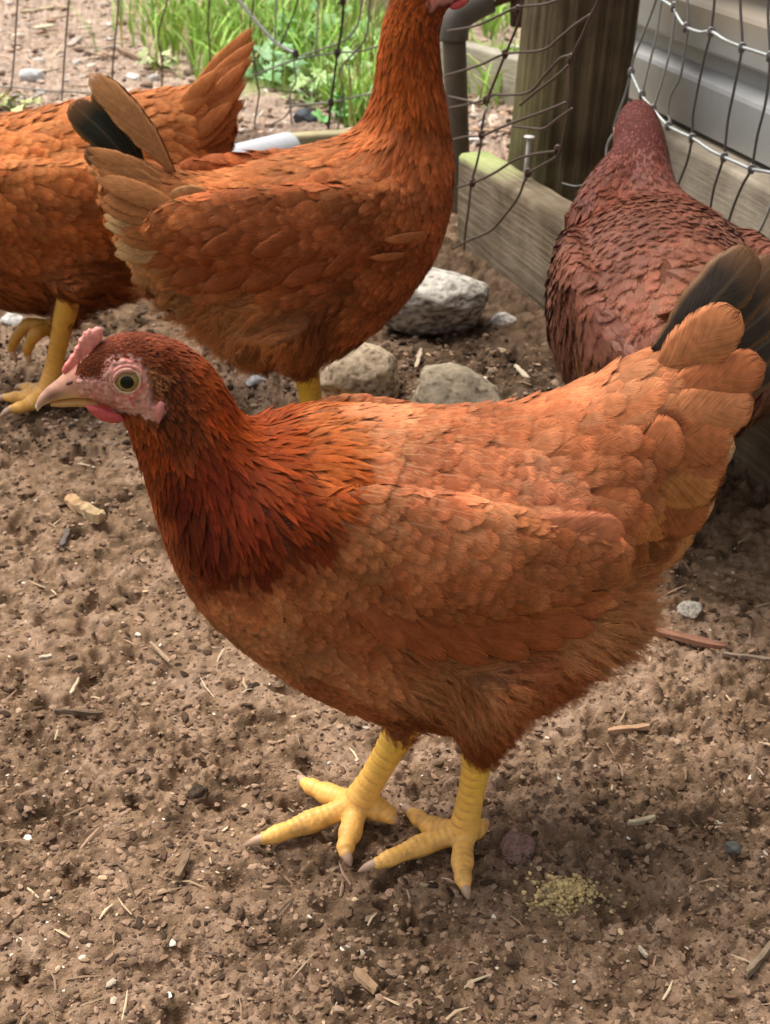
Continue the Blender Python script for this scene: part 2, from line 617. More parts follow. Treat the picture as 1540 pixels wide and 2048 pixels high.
def put_stone(px, py, wpx, hfac, dfac, seed, label, base, rz=0.0, name="stone", sink=0.25, dirt=0.5, sub=5, group=None):
    p = on_z(px, py, 0.0)
    depth = p[1] * CT + CAM_H * ST
    w = wpx * depth / FOC
    ob = link(name, stone_mesh(name, seed, (w, w * dfac, w * hfac), base=base, dirt=dirt, sub=sub), M_STONE)
    ob.location = (p[0], p[1] + w * dfac * 0.30, gz(p[0], p[1]) + w * hfac * (0.5 - sink))
    ob.rotation_euler = (0, 0, rz)
    return tag(ob, label, "stone", group)


put_stone(852, 672, 270, 0.60, 0.8, 5, "pale grey angular stone, largest, lying beside the timber edging", (0.46, 0.43, 0.38), 0.3, sink=0.24, dirt=0.62)
put_stone(720, 822, 228, 0.72, 0.8, 12, "tan rounded stone just behind the yellow leg of the tall hen", (0.50, 0.39, 0.27), 1.2, sink=0.24, dirt=0.6)
put_stone(906, 884, 246, 0.66, 0.8, 23, "beige stone half hidden behind the foreground hen's back", (0.46, 0.37, 0.26), 2.2, sink=0.22, dirt=0.6)
put_stone(510, 772, 46, 0.6, 0.9, 31, "small pale grey pebble between the foreground neck and the yellow leg", (0.52, 0.53, 0.55), 0.4, "pebble", dirt=0.2, sub=4)
put_stone(1036, 1718, 92, 0.62, 0.9, 44, "dull reddish brown stone next to the near yellow foot", (0.25, 0.145, 0.125), 0.8, dirt=0.7, sink=0.28)
put_stone(1466, 1704, 44, 0.6, 0.9, 52, "small round dark grey pebble at the right of the yellow mash", (0.12, 0.12, 0.11), 0.4, "pebble", dirt=0.2, sub=4)
put_stone(1010, 650, 60, 0.5, 0.8, 61, "small grey pebble between the pale stone and the timber", (0.36, 0.33, 0.30), 0.2, "pebble", dirt=0.5, sub=4)
put_stone(610, 250, 62, 0.62, 0.8, 67, "smooth dark slate pebble below the weeds outside the fence", (0.10, 0.11, 0.13), 0.2, "pebble", dirt=0.05, sub=4)
put_stone(395, 1592, 42, 0.7, 0.9, 71, "dark crumbly clod of earth left of the yellow toes", (0.05, 0.033, 0.022), 0.2, "earth_clod", dirt=0.6, sub=4)
put_stone(1385, 1232, 64, 0.6, 0.8, 73, "pale crusted lump on the soil right of the hen's fluff", (0.45, 0.40, 0.33), 0.5, "dry_lump", dirt=0.5, sub=4)
put_stone(20, 652, 50, 0.6, 0.9, 75, "white pebble at the left edge under the far hen", (0.62, 0.60, 0.56), 0.4, "pebble", dirt=0.15, sub=4)
put_stone(62, 160, 60, 0.5, 0.8, 78, "light grey pebble outside the fence at far left", (0.55, 0.55, 0.56), 0.4, "pebble", dirt=0.1, sub=4)
put_stone(738, 62, 170, 0.9, 0.7, 81, "big cream coloured stone behind the fence next to the hen's neck", (0.62, 0.52, 0.38), 0.4, dirt=0.15, sink=0.1)


# ------------------------------------------------------------------ timber edging beam
def build_beam():
    L_, Hh, T = 1.25, 0.142, 0.045
    t0 = 0.015
    V, F = [], None
    nx, bev = 90, 0.004
    prof = [(-T / 2 + bev, 0), (-T / 2, bev), (-T / 2, Hh / 2), (-T / 2, Hh - 3.2 * bev), (-T / 2, Hh - bev), (-T / 2 + bev, Hh), (0, Hh), (T / 2 - bev, Hh), (T / 2, Hh - bev), (T / 2, Hh - 3.2 * bev), (T / 2, Hh / 2), (T / 2, bev), (T / 2 - bev, 0)]
    prof = np.array(prof)
    xs = np.concatenate([[0, 0.003], np.linspace(0.01, L_ - 0.01, nx), [L_ - 0.003, L_]])
    secs = []
    for i, x in enumerate(xs):
        k = 0.93 if i in (0, len(xs) - 1) else 1.0
        w = 0.0018 * (vnoise(np.array([x * 14.0]), np.array([0.3]), seed=5)[0] - .5)
        c = np.array([0, Hh / 2])
        pr = c + (prof - c) * k
        rr = 0.0016 * (vnoise(np.full(len(pr), x * 30), np.arange(len(pr)) * 1.3, seed=6) - .5)
        secs.append(np.stack([np.full(len(pr), x), pr[:, 0] + w + rr, pr[:, 1] + rr], -1))
    V, F = loft(np.array(secs))
    me = mesh_from("timber", V, F)
    # mossy top near the left end, wet stains below
    x, yy, zz = V[:, 0], V[:, 1], V[:, 2]
    top = np.clip((zz - Hh * 0.93) / (Hh * 0.06), 0, 1)
    moss = top * np.clip(1 - x / 0.16, 0, 1)
    side = np.clip(fbm(x * 16, zz * 30, seed=91, oct=3) - .45, 0, 1) * 1.6 * (1 - top)
    A = np.clip(moss * 0.95 + side * 0.8 * np.clip(1.3 - x * 2, 0.2, 1), 0, 1)
    C = np.where(moss[:, None] > 0.04, np.array([0.50, 0.62, 0.22]), np.array([0.07, 0.066, 0.045]))
    set_col(me, np.hstack([C, A[:, None]]))
    e = empty("timber_edging", (*beam_pt(t0, T / 2), -0.012), math.atan2(BEAM_D[1], BEAM_D[0]))
    ob = link("board", me, M_BEAM, e)
    tag(e, "weathered grey timber board on edge, mossy at its far end, bordering the run", "board")
    return e


build_beam()


def build_nail():
    p = beam_pt(0.165, 0.028)
    mb = MB()
    zt = 0.13
    b = np.array([p[0], p[1], zt - 0.02]); t = b + np.array([0.004, 0.0, 0.072])
    mb.add(*tube([b, (b + t) / 2, t], [0.0026, 0.0026, 0.0026], 10), (0.42, 0.42, 0.40))
    d = unit(t - b)
    mb.add(*tube([t - d * 0.0005, t, t + d * 0.0015, t + d * 0.002], [0.003, 0.0068, 0.0068, 0.005], 14), (0.62, 0.62, 0.60))
    tag(mb.build("nail", M_WIRE), "long galvanised nail standing half driven into the board's top", "nail")


build_nail()


# ------------------------------------------------------------------ big round post
def build_post():
    c = beam_pt(0.04, 0.136)
    n, m = 110, 176
    zs = np.linspace(-0.08, 1.35, n)
    th = np.linspace(0, 2 * math.pi, m, endpoint=False)
    R = 0.072
    TH, ZZ = np.meshgrid(th, zs)
    r = R * (1 + 0.03 * np.cos(2 * TH + 1) + 0.05 * (fbm(np.cos(TH) * 2 + 4, np.sin(TH) * 2, ZZ * 1.2, seed=6, oct=3) - .5))
    r = r - 0.004 * np.clip(fbm(TH * 9 / 1.0, ZZ * 0.9, seed=8, oct=2) - .62, 0, 1) * 8 * 0.6
    # one long drying crack on the side facing the yard
    r = r - 0.004 * np.exp(-((TH - 4.62 - 0.05 * np.sin(ZZ * 6)) / 0.03) ** 2) * np.clip(ZZ * 4, 0, 1)
    rk = np.random.default_rng(4)
    for q in range(26):
        t0, z0, ln = rk.uniform(0, 6.28), rk.uniform(0, 1.1), rk.uniform(.06, .35)
        r = r - rk.uniform(.002, .006) * np.exp(-((TH - t0 - 0.03 * np.sin(ZZ * 9 + q)) / 0.022) ** 2) * np.clip(1 - np.abs(ZZ - z0) / ln, 0, 1)
    r = r + 0.0016 * (fbm(TH * 26, ZZ * 5, seed=88, oct=3) - .5)
    r = r + 0.012 * np.exp(-ZZ / 0.06) * (ZZ < 0.3)
    S = np.stack([r * np.cos(TH), r * np.sin(TH), ZZ], -1)
    V, F = loft(S)
    me = mesh_from("post", V, F)
    low = np.clip(1 - V[:, 2] / 0.33, 0, 1)
    left = np.clip(-V[:, 0] / R, 0, 1)
    A = np.clip(low * 0.8 * (0.25 + left) + 0.10 * left, 0, 0.9)
    set_col(me, np.hstack([np.tile([0.13, 0.14, 0.04], (len(V), 1)), A[:, None]]))
    ob = link("post", me, M_POST)
    ob.location = (c[0], c[1], 0)
    ob.rotation_euler = (math.radians(-1.5), math.radians(3.0), 0)
    tag(ob, "thick round weathered wooden post with green algae behind the edging board", "post")


build_post()


# ------------------------------------------------------------------ pipe gate frame
def build_gate():
    y0 = 2.03
    a = on_y(921, 470, y0); b = on_y(908, 62, y0)
    a[2] = -0.02
    e = empty("pipe_gate", (a[0], a[1], 0))
    o = np.array([a[0], a[1], 0])
    mb = MB()
    col = (0.10, 0.075, 0.05)
    mb.add(*tube(np.array([a, a * 0.5 + b * 0.5, b]) - o, 0.0165, 18, 12), col)
    mb.build("upright", M_PIPE, e)
    # elbow fitting
    mb = MB()
    r = on_y(1062, 10, y0 + 0.02)
    d = unit(r - b)
    up = np.array([0, 0, 1.0])
    el = [b - up * 0.012 , b + up * 0.006, b + up * 0.020 + d * 0.008, b + up * 0.026 + d * 0.03, b + up * 0.028 + d * 0.052]
    mb.add(*tube(np.array(el) - o, [0.0205, 0.0215, 0.022, 0.0215, 0.0205], 18, 16), (0.11, 0.095, 0.08))
    mb.build("elbow", M_PIPE, e)
    mb = MB()
    s = b + up * 0.027
    mb.add(*tube(np.array([s + d * 0.02, s + d * 0.10, r + up * 0.01, r + up * 0.01 + d * .02]) - o, 0.014, 16, 10), (0.115, 0.06, 0.032))
    mb.build("rail", M_PIPE, e)
    mb = MB()
    q = r + up * 0.006 - d * 0.012
    mb.add(*tube(np.array([q - up * 0.03, q + up * .0, q + up * 0.03]) - o, [0.017, 0.0185, 0.017], 14, 8), (0.07, 0.03, 0.02))
    mb.build("hinge_sleeve", M_PIPE, e)
    tag(e, "dark rusty pipe gate corner with elbow fitting beside the big post", "gate")


build_gate()


# ------------------------------------------------------------------ sheet metal shed wall
WALL_D = np.array([0.27, -0.963]); WALL_D /= np.linalg.norm(WALL_D)
WALL_N = np.array([WALL_D[1], -WALL_D[0]])                 # towards the yard (left/front)
if WALL_N[0] > 0: WALL_N = -WALL_N
WALL_P = np.array([0.402, 1.847])


def build_wall():
    e = empty("metal_shed", (WALL_P[0], WALL_P[1], 0), math.atan2(WALL_D[1], WALL_D[0]))
    # local: x along the wall towards the camera, y: yard side sign
    side = 1.0 if (np.array([-WALL_D[1], WALL_D[0]]) @ WALL_N) > 0 else -1.0
    xs = np.linspace(-0.35, 1.5, 60)
    # profile: (out towards yard, z)
    base = [(0.000, 0.168), (0.012, 0.170), (0.013, 0.228), (0.011, 0.233), (-0.008, 0.244), (-0.009, 0.262), (0.010, 0.268), (0.013, 0.272), (0.013, 0.318), (0.010, 0.323), (-0.022, 0.352)]
    prof = []
    for k in range(10):
        for (o, z) in base[(0 if k == 0 else 1):]:
            prof.append((o - 0.0, z + 0.19 * k))
    prof = np.array(prof)
    V = np.array([[x, side * o, z] for x in xs for (o, z) in prof])
    m = len(prof)
    me = mesh_from("siding", V, [grid_faces(len(xs), m)], smooth=False)
    x, z = V[:, 0], V[:, 2]
    zz = (z - 0.168) % 0.19
    ledge = np.clip(((zz > 0.148)).astype(float), 0, 1) * np.clip(fbm(x * 8, z * 25, seed=14, oct=3) * 2.6 - .5, 0.2, 1)
    stain_tone = np.clip(fbm(x * 2.5, z * 8, seed=15, oct=3) - .42, 0, 1) * 1.6 + np.clip(1 - (x + 0.05) / 0.25, 0, 1) * 0.5 + 0.6 * np.clip((0.185 - z) / 0.02, 0, 1)  # random stains, plus a browner bottom edge and far end
    stain_tone = np.clip(stain_tone, 0, 1)
    g = np.array([0.46, 0.47, 0.48])
    C = g * (1 - stain_tone[:, None] * 0.7) + np.array([0.20, 0.16, 0.12]) * stain_tone[:, None] * 0.7
    C = C * (1 - ledge[:, None]) + np.array([0.48, 0.40, 0.31]) * ledge[:, None]
    set_col(me, C)
    link("siding", me, M_METALW, e)
    # timber sill with dirt
    V, F = box((0.55, side * 0.016, 0.118), (1.9, 0.062, 0.088), 0, 0.006)
    bmx = mesh_from("sill", V, F)
    set_col(bmx, np.hstack([np.tile([0.50, 0.44, 0.35], (len(V), 1)), np.full((len(V), 1), 0.75)]))
    link("sill", bmx, M_BEAM, e)
    V, F = box((0.55, side * -0.004, 0.034), (1.9, 0.06, 0.084), 0, 0.006)
    bmx = mesh_from("foundation", V, F)
    set_col(bmx, np.hstack([np.tile([0.055, 0.075, 0.015], (len(V), 1)), np.full((len(V), 1), 1.0)]))
    link("foundation", bmx, M_POST, e)
    # roof and rear make the shed solid; unseen height raised to block sky light
    V, F = box((0.55, side * -0.55, 1.05), (1.88, 1.0, 1.86), 0, 0.01)
    bx = mesh_from("shed_core", V, F); set_col(bx, (0.35, 0.36, 0.37)); link("core", bx, M_METALW, e)
    tag(e, "grey ribbed sheet metal shed wall with dusty ledges on a timber sill", "shed")
    # moss cushions along the foot
    mb = MB()
    for k in range(260):
        x_ = RNG.uniform(-0.2, 1.2); z_ = RNG.uniform(0.0, 0.085)
        p = np.array([x_, side * (0.028 + RNG.uniform(0, 0.012)), z_])
        r = RNG.uniform(0.003, 0.010)
        bm = bmesh.new(); bmesh.ops.create_icosphere(bm, subdivisions=1, radius=r)
        Vv = np.array([v.co[:] for v in bm.verts]); Ff = np.array([[v.index for v in f.verts] for f in bm.faces]); bm.free()
        Vv = Vv * (1 + 0.5 * (RNG.random((len(Vv), 1)) - .5)) * np.array([1.5, .6, .8]) + p
        mb.add(Vv, [Ff], np.array([0.05, 0.07, 0.012]) * RNG.uniform(0.4, 2.0))
    mo = mb.build("moss", M_LEAF, e)
    mo["kind"] = "stuff"


build_wall()


# ------------------------------------------------------------------ wire fences
def wire(parent, name, pts, r, col, seg=None, jitter=0.0):
    P = np.array(pts, float)
    mb = MB()
    n = seg or max(8, len(P) * 5)
    Q = catmull(P, n)
    if jitter:
        k = np.arange(n)
        Q = Q + jitter * np.stack([vnoise(k * .4, k * 0 + s_, seed=77) - .5 for s_ in (1.3, 5.1, 9.7)], -1)
    c = np.array(col)
    V, F = tube(Q, r, 6)
    cc = c * (0.7 + 0.6 * fbm(V[:, 0] * 60, V[:, 2] * 60, V[:, 1] * 60, seed=3, oct=2))[:, None]
    mb.add(V, F, cc)
    return mb.build(name, M_WIRE, parent)


def knot(parent, p, r, col):
    mb = MB()
    p = np.array(p, float)
    for k in range(2):
        th = np.linspace(0, 2 * math.pi * 1.3, 9)
        pts = np.stack([r * 1.3 * np.cos(th), np.linspace(-r, r, 9), r * 1.6 * np.sin(th) + (k - .5) * r * 1.2], -1) + p
        mb.add(*tube(pts, r * 0.7, 5), col)
    return mb.build("knot", M_WIRE, parent)


GREY = (0.30, 0.31, 0.31); RUST = (0.095, 0.06, 0.045); DARK = (0.05, 0.045, 0.045)
WR = 0.0019

# back fence across the photo's upper left
FA = np.array([-0.75, 2.86, 0]); FB = np.array([-0.08, 2.52, 0])
fd = unit(FB - FA); fn = np.array([-fd[1], fd[0], 0])


def fA(px, py, off=0.0):
    return on_plane(px, py, FA + fn * off, fn)


def build_back_fence():
    o = FA.copy()
    e = empty("wire_fence", tuple(o))
    W = lambda pts, col, r=WR, nm="vertical_wire", off=0.0: wire(e, nm, [fA(x, y, off) - o for x, y in pts], r, col)
    BR = (0.15, 0.105, 0.075)
    W([(38, -60), (35, 0), (30, 90), (24, 160), (14, 225)], BR)
    W([(141, -60), (138, 0), (133, 60), (128, 130), (122, 230)], BR)
    W([(239, -60), (236, 20), (230, 80), (226, 130), (221, 230)], BR)
    W([(345, -60), (335, 0), (318, 60), (317, 85), (324, 130), (322, 230)], BR)
    W([(421, -60), (419, 0), (416, 50), (420, 110), (424, 260)], BR)
    W([(520, -60), (508, 0), (500, 60), (508, 110), (514, 165), (518, 190), (510, 240), (506, 300), (505, 340)], BR)
    W([(600, -60), (596, 0), (572, 65), (560, 90)], (0.12, 0.10, 0.09), nm="loose_wire")
    W([(-30, 172), (40, 176), (120, 183), (200, 186), (330, 200), (480, 258), (560, 240), (585, 212)], (0.25, 0.22, 0.19), nm="horizontal_wire")
    W([(470, -10), (510, 40), (552, 85), (592, 108)], (0.40, 0.40, 0.39), r=0.003, nm="loose_wire")
    W([(592, 108), (588, 130), (592, 160), (580, 190), (583, 240), (586, 290)], (0.26, 0.25, 0.23), nm="vertical_wire")
    W([(600, 112), (640, 100), (690, 80), (712, 55), (722, 20), (728, -40)], (0.22, 0.20, 0.17), nm="loose_wire")
    W([(505, 152), (560, 130), (610, 115), (675, 105), (720, 103), (760, 92), (830, 88)], (0.20, 0.19, 0.16), nm="horizontal_wire")
    W([(570, 215), (600, 210), (660, 205), (700, 196), (740, 188), (830, 178)], (0.20, 0.19, 0.15), nm="horizontal_wire")
    W([(690, -60), (687, 0), (684, 50), (675, 105), (668, 160), (662, 205), (656, 262), (652, 300)], (0.035, 0.028, 0.026), r=0.0026)
    W([(742, -40), (735, 60), (722, 90), (680, 140), (686, 180), (680, 230), (672, 280)], (0.16, 0.15, 0.12))
    W([(640, -60), (634, 60), (628, 125)], (0.30, 0.32, 0.30), r=0.0015)
    W([(556, -60), (550, 70), (546, 90)], (0.30, 0.32, 0.30), r=0.0015)
    for (x, y) in ((675, 105), (662, 205), (686, 2), (592, 108)):
        knot(e, fA(x, y) - o, 0.0030, (0.06, 0.045, 0.04))
    tag(e, "sagging brown wire fence running behind the two hens at the back", "fence")


build_back_fence()


def build_corner_fence():
    # loose netting hanging in front of the post and the board's mossy end
    p0 = np.array([0.02, 2.03, 0]); p1 = np.array([*beam_pt(0.20, -0.03), 0])
    d = unit(p1 - p0); n = np.array([-d[1], d[0], 0])
    f = lambda x, y: on_plane(x, y, p0, n)
    e = empty("wire_netting", tuple(p0))
    W = lambda pts, nm, col=RUST, r=0.0016: wire(e, nm, [f(x, y) - p0 for x, y in pts], r, col)
    W([(1052, -40), (1044, 10), (1036, 45), (1025, 75), (1008, 115), (990, 160), (976, 195)], "vertical_wire")
    W([(976, 195), (970, 225), (963, 260), (962, 285), (954, 325), (943, 365), (938, 410), (930, 470), (928, 500)], "vertical_wire", (0.12, 0.09, 0.07))
    W([(1200, -30), (1195, 5), (1180, 35), (1165, 70), (1148, 105), (1140, 140), (1138, 200), (1132, 250), (1124, 290), (1114, 312), (1085, 330), (1058, 345)], "vertical_wire")
    W([(1058, 345), (1048, 365), (1036, 395), (1010, 430), (980, 462), (935, 482), (905, 498)], "loose_wire", (0.10, 0.07, 0.05))
    W([(1140, -10), (1090, 8), (1036, 14), (1000, 30), (950, 52), (895, 62)], "horizontal_wire")
    W([(1180, 30), (1150, 50), (1120, 75), (1085, 100), (1010, 108), (960, 130), (890, 152)], "horizontal_wire")
    W([(1142, 110), (1120, 118), (1090, 150), (1058, 184), (1010, 190), (985, 190), (965, 208), (930, 200), (898, 193)], "horizontal_wire")
    W([(1140, 128), (1110, 155), (1070, 185), (1040, 210)], "loose_wire")
    W([(1132, 205), (1090, 222), (1040, 240), (995, 258), (965, 271), (930, 274), (905, 280)], "horizontal_wire")
    W([(1145, 217), (1115, 238), (1088, 257), (1060, 256), (1025, 252)], "loose_wire")
    W([(1114, 302), (1070, 308), (1030, 320), (990, 345), (950, 364), (915, 375)], "horizontal_wire")
    W([(965, 240), (968, 230), (974, 215)], "loose_wire", (0.5, 0.5, 0.48), 0.002)
    W([(970, 200), (930, 210), (900, 216)], "loose_wire")
    for (x, y) in ((963, 270), (945, 366), (1010, 108), (1142, 118), (1056, 346), (1115, 300), (1036, 20), (972, 200)):
        knot(e, f(x, y) - p0, 0.0022, RUST)
    tag(e, "loose rusty wire netting hanging in front of the big round post", "netting")


build_corner_fence()


def build_right_fence():
    p0 = np.array([*beam_pt(0.0, 0.075), 0]); d = np.array([*BEAM_D, 0]); n = np.array([*BEAM_N, 0])
    f = lambda x, y, off=0.0: on_plane(x, y, p0 + n * off, n)
    e = empty("wire_fence", tuple(p0))
    C1 = (0.30, 0.30, 0.29); C2 = (0.40, 0.42, 0.42); DK = (0.11, 0.095, 0.085)
    W = lambda pts, nm, col=C1, r=0.0014: wire(e, nm, [f(x, y) - p0 for x, y in pts], r, col)
    W([(1320, -40), (1312, 0), (1290, 60), (1268, 115), (1262, 145), (1250, 190), (1232, 240), (1228, 260), (1234, 300)], "vertical_wire", (0.22, 0.23, 0.22))
    W([(1276, 205), (1250, 240), (1222, 275), (1213, 300), (1214, 345), (1220, 400)], "loose_wire", C2, 0.0016)
    W([(1330, -40), (1322, 10), (1312, 75), (1298, 130), (1284, 190)], "vertical_wire")
    W([(1360, -40), (1350, 35), (1340, 100), (1325, 160), (1306, 218), (1297, 232)], "vertical_wire")
    W([(1376, -60), (1375, 0), (1376, 55), (1368, 110), (1360, 155), (1342, 190), (1336, 225), (1341, 245), (1337, 252)], "vertical_wire", (0.2, 0.195, 0.185))
    W([(1432, -60), (1429, 0), (1422, 62), (1410, 110), (1397, 170), (1386, 230), (1384, 275), (1375, 320), (1358, 365), (1345, 400)], "vertical_wire", DK)
    W([(1480, -60), (1481, 20), (1484, 92), (1470, 170), (1456, 240), (1448, 310), (1436, 350), (1427, 380), (1420, 420)], "vertical_wire", DK)
    W([(1545, -60), (1536, 20), (1540, 110), (1532, 200), (1515, 270), (1503, 335), (1485, 370), (1468, 410), (1455, 450)], "vertical_wire", DK)
    W([(1560, 330), (1545, 400), (1530, 440), (1515, 470), (1500, 500)], "vertical_wire", C1)
    W([(1300, -30), (1320, -4), (1345, 14), (1358, 38), (1372, 54), (1400, 64), (1422, 63), (1450, 80), (1484, 94), (1515, 104), (1545, 114), (1600, 135)], "horizontal_wire", C2, 0.0017)
    W([(1262, 145), (1275, 175), (1284, 192), (1306, 218), (1337, 252), (1384, 276), (1420, 300), (1448, 314), (1475, 326), (1503, 338), (1545, 346), (1600, 362)], "horizontal_wire", C2, 0.0017)
    W([(1124, 366), (1150, 372), (1180, 370), (1240, 385)], "loose_wire", (0.3, 0.3, 0.28), 0.0007)
    for (x, y) in ((1372, 55), (1422, 64), (1484, 95), (1540, 113), (1306, 218), (1284, 190), (1337, 252), (1384, 276), (1448, 314), (1503, 338), (1262, 145), (1348, 14)):
        knot(e, f(x, y) - p0, 0.0021, (0.20, 0.19, 0.18))
    tag(e, "galvanised wire field fence stretched in front of the metal shed wall", "fence")


build_right_fence()


# ------------------------------------------------------------------ pale pipe and board by the back fence
def build_pipe_and_board():
    a = on_z(395, 345, 0.03); b = on_z(572, 302, 0.03)
    mb = MB()
    d = unit(b - a); o = (a + b) / 2; o[2] = 0
    R = 0.029
    pts = [a - d * 0.1, a, (a + b) / 2, b, b + d * 0.008, b + d * 0.014]
    mb.add(*tube(np.array(pts) - o, [R, R, R, R, R * 0.86, R * 0.5], 28, 40), (0.52, 0.53, 0.56))
    ob = mb.build("pipe", M_CERAM); ob.location = o
    tag(ob, "pale grey plastic pipe lying on the ground behind the tall hen's back", "pipe")
    a = on_z(565, 285, 0.035); b = on_z(905, 262, 0.035)
    o = (a + b) / 2; L_ = np.linalg.norm(b - a)
    V, F = box((0, 0, 0), (L_, 0.03, 0.055), 0, 0.005)
    me = mesh_from("board", V, F)
    set_col(me, np.hstack([np.tile([0.62, 0.55, 0.30], (len(V), 1)), np.full((len(V), 1), 0.8)]))
    ob = link("board", me, M_BEAM)
    ob.location = (o[0], o[1], 0.02); ob.rotation_euler = (0, 0, math.atan2((b - a)[1], (b - a)[0]))
    tag(ob, "pale yellowish board on the ground under the back fence, past the pipe's end", "board")
    a = on_z(900, 150, 0.02); b = on_z(1040, 190, 0.02)
    o = (a + b) / 2; L_ = np.linalg.norm(b - a) * 1.6
    V, F = box((0, 0, 0), (L_, 0.04, 0.12), 0, 0.005)
    me = mesh_from("board", V, F)
    set_col(me, np.hstack([np.tile([0.50, 0.48, 0.40], (len(V), 1)), np.full((len(V), 1), 0.7)]))
    ob = link("board", me, M_BEAM)
    ob.location = (o[0], o[1], 0.03); ob.rotation_euler = (0, 0, math.atan2((b - a)[1], (b - a)[0]))
    tag(ob, "grey board far behind, seen between the gate pipe and the big post", "board")


build_pipe_and_board()

# ------------------------------------------------------------------ hens
def P3(v): return np.array(v, float)


ROWS_C = np.array([0, .25, .50, .70, .86, .96, 1.0])
COLS = np.array([-1.0, 0.0, 1.0])


def width_fn(v, kind):
    """kind 0 rounded contour feather, 1 lance hackle, 2 wispy down"""
    v = np.asarray(v)
    w0 = (0.40 + 0.60 * np.sin(np.pi / 2 * np.clip(v / 0.62, 0, 1))) * np.sqrt(np.clip(1 - np.clip((v - 0.62) / 0.38, 0, 1) ** 2.3, 0.0, 1))
    w1 = (0.55 + 0.45 * np.sin(np.pi / 2 * np.clip(v / 0.45, 0, 1))) * np.clip(1 - np.clip((v - 0.45) / 0.55, 0, 1) ** 1.5, 0.02, 1)
    w2 = (0.5 + 0.5 * np.clip(v / 0.3, 0, 1)) * np.clip(1 - np.clip((v - 0.25) / 0.75, 0, 1) ** 1.2, 0.03, 1)
    w3 = (0.45 + 0.55 * np.sin(np.pi / 2 * np.clip(v / 0.5, 0, 1))) * np.clip(1 - np.clip((v - 0.45) / 0.55, 0, 1) ** 2.2, 0.02, 1) ** 0.8
    return np.where(kind == 0, w0, np.where(kind == 1, w1, np.where(kind == 3, w3, w2)))


def feather_batch(bvh, P, Nn, T, L, W, kind, tilt, free, C, shaft, camber=0.14, sink=0.0006, curl=None):
    """returns V,F,C,UV for N feathers laid over the surface"""
    N = len(P); R = len(ROWS_C); K = len(COLS)
    ctr = np.empty((N, R, 3)); nor = np.empty((N, R, 3))
    qrows = (0, 2, 4, 6)
    q = np.empty((N, 4, 3)); qn = np.empty((N, 4, 3))
    for k, ri in enumerate(qrows):
        X = P + T * (L * ROWS_C[ri])[:, None]
        for i in range(N):
            r = bvh.find_nearest(X[i])
            cp, nn = r[0], r[1]
            q[i, k] = cp; qn[i, k] = nn
        lift = L * ROWS_C[ri] * np.sin(tilt)
        on = q[:, k] + qn[:, k] * (lift - sink)[:, None]
        fr = X + Nn * (lift - sink)[:, None]
        f = (free * ROWS_C[ri])[:, None]
        q[:, k] = on * (1 - f) + fr * f
        qn[:, k] = unit(qn[:, k] * (1 - f) + Nn * f)
    rv = ROWS_C[list(qrows)]
    for ri, v in enumerate(ROWS_C):
        j = min(np.searchsorted(rv, v, side='right') - 1, 2)
        a = (v - rv[j]) / (rv[j + 1] - rv[j])
        ctr[:, ri] = q[:, j] * (1 - a) + q[:, j + 1] * a
        nor[:, ri] = unit(qn[:, j] * (1 - a) + qn[:, j + 1] * a)
    tan = unit(np.gradient(ctr, axis=1))
    side = unit(np.cross(nor, tan))
    roll = RNG.normal(0, 0.09, N)[:, None, None]
    side = unit(side + nor * roll)
    nn2 = unit(np.cross(tan, side))
    wv = width_fn(ROWS_C[None, :], kind[:, None])                     # N,R
    half = 0.5 * W[:, None] * wv
    V = ctr[:, :, None, :] + side[:, :, None, :] * (half[:, :, None] * COLS)[..., None] \
        - nn2[:, :, None, :] * (camber * W[:, None, None] * wv[:, :, None] * COLS ** 2)[..., None]
    UV = np.empty((N, R, K, 3)); UV[..., 0] = COLS; UV[..., 1] = ROWS_C[None, :, None]; UV[..., 2] = (RNG.random(N) * 0.98 + kind)[:, None, None]
    CC = np.empty((N, R, K, 4)); CC[..., :3] = C[:, None, None, :]; CC[..., 3] = shaft[:, None, None]
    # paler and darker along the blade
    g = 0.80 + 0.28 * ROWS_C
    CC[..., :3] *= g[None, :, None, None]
    F = grid_faces(R, K)
    F = (F[None] + (np.arange(N) * R * K)[:, None, None]).reshape(-1, 4)
    return V.reshape(-1, 3), F, CC.reshape(-1, 4), UV.reshape(-1, 3)


def in_poly(x, y, poly):
    inside = np.zeros(len(x), bool)
    n = len(poly)
    for i in range(n):
        x1, y1 = poly[i]; x2, y2 = poly[(i + 1) % n]
        c = ((y1 > y) != (y2 > y)) & (x < (x2 - x1) * (y - y1) / (y2 - y1 + 1e-12) + x1)
        inside ^= c
    return inside


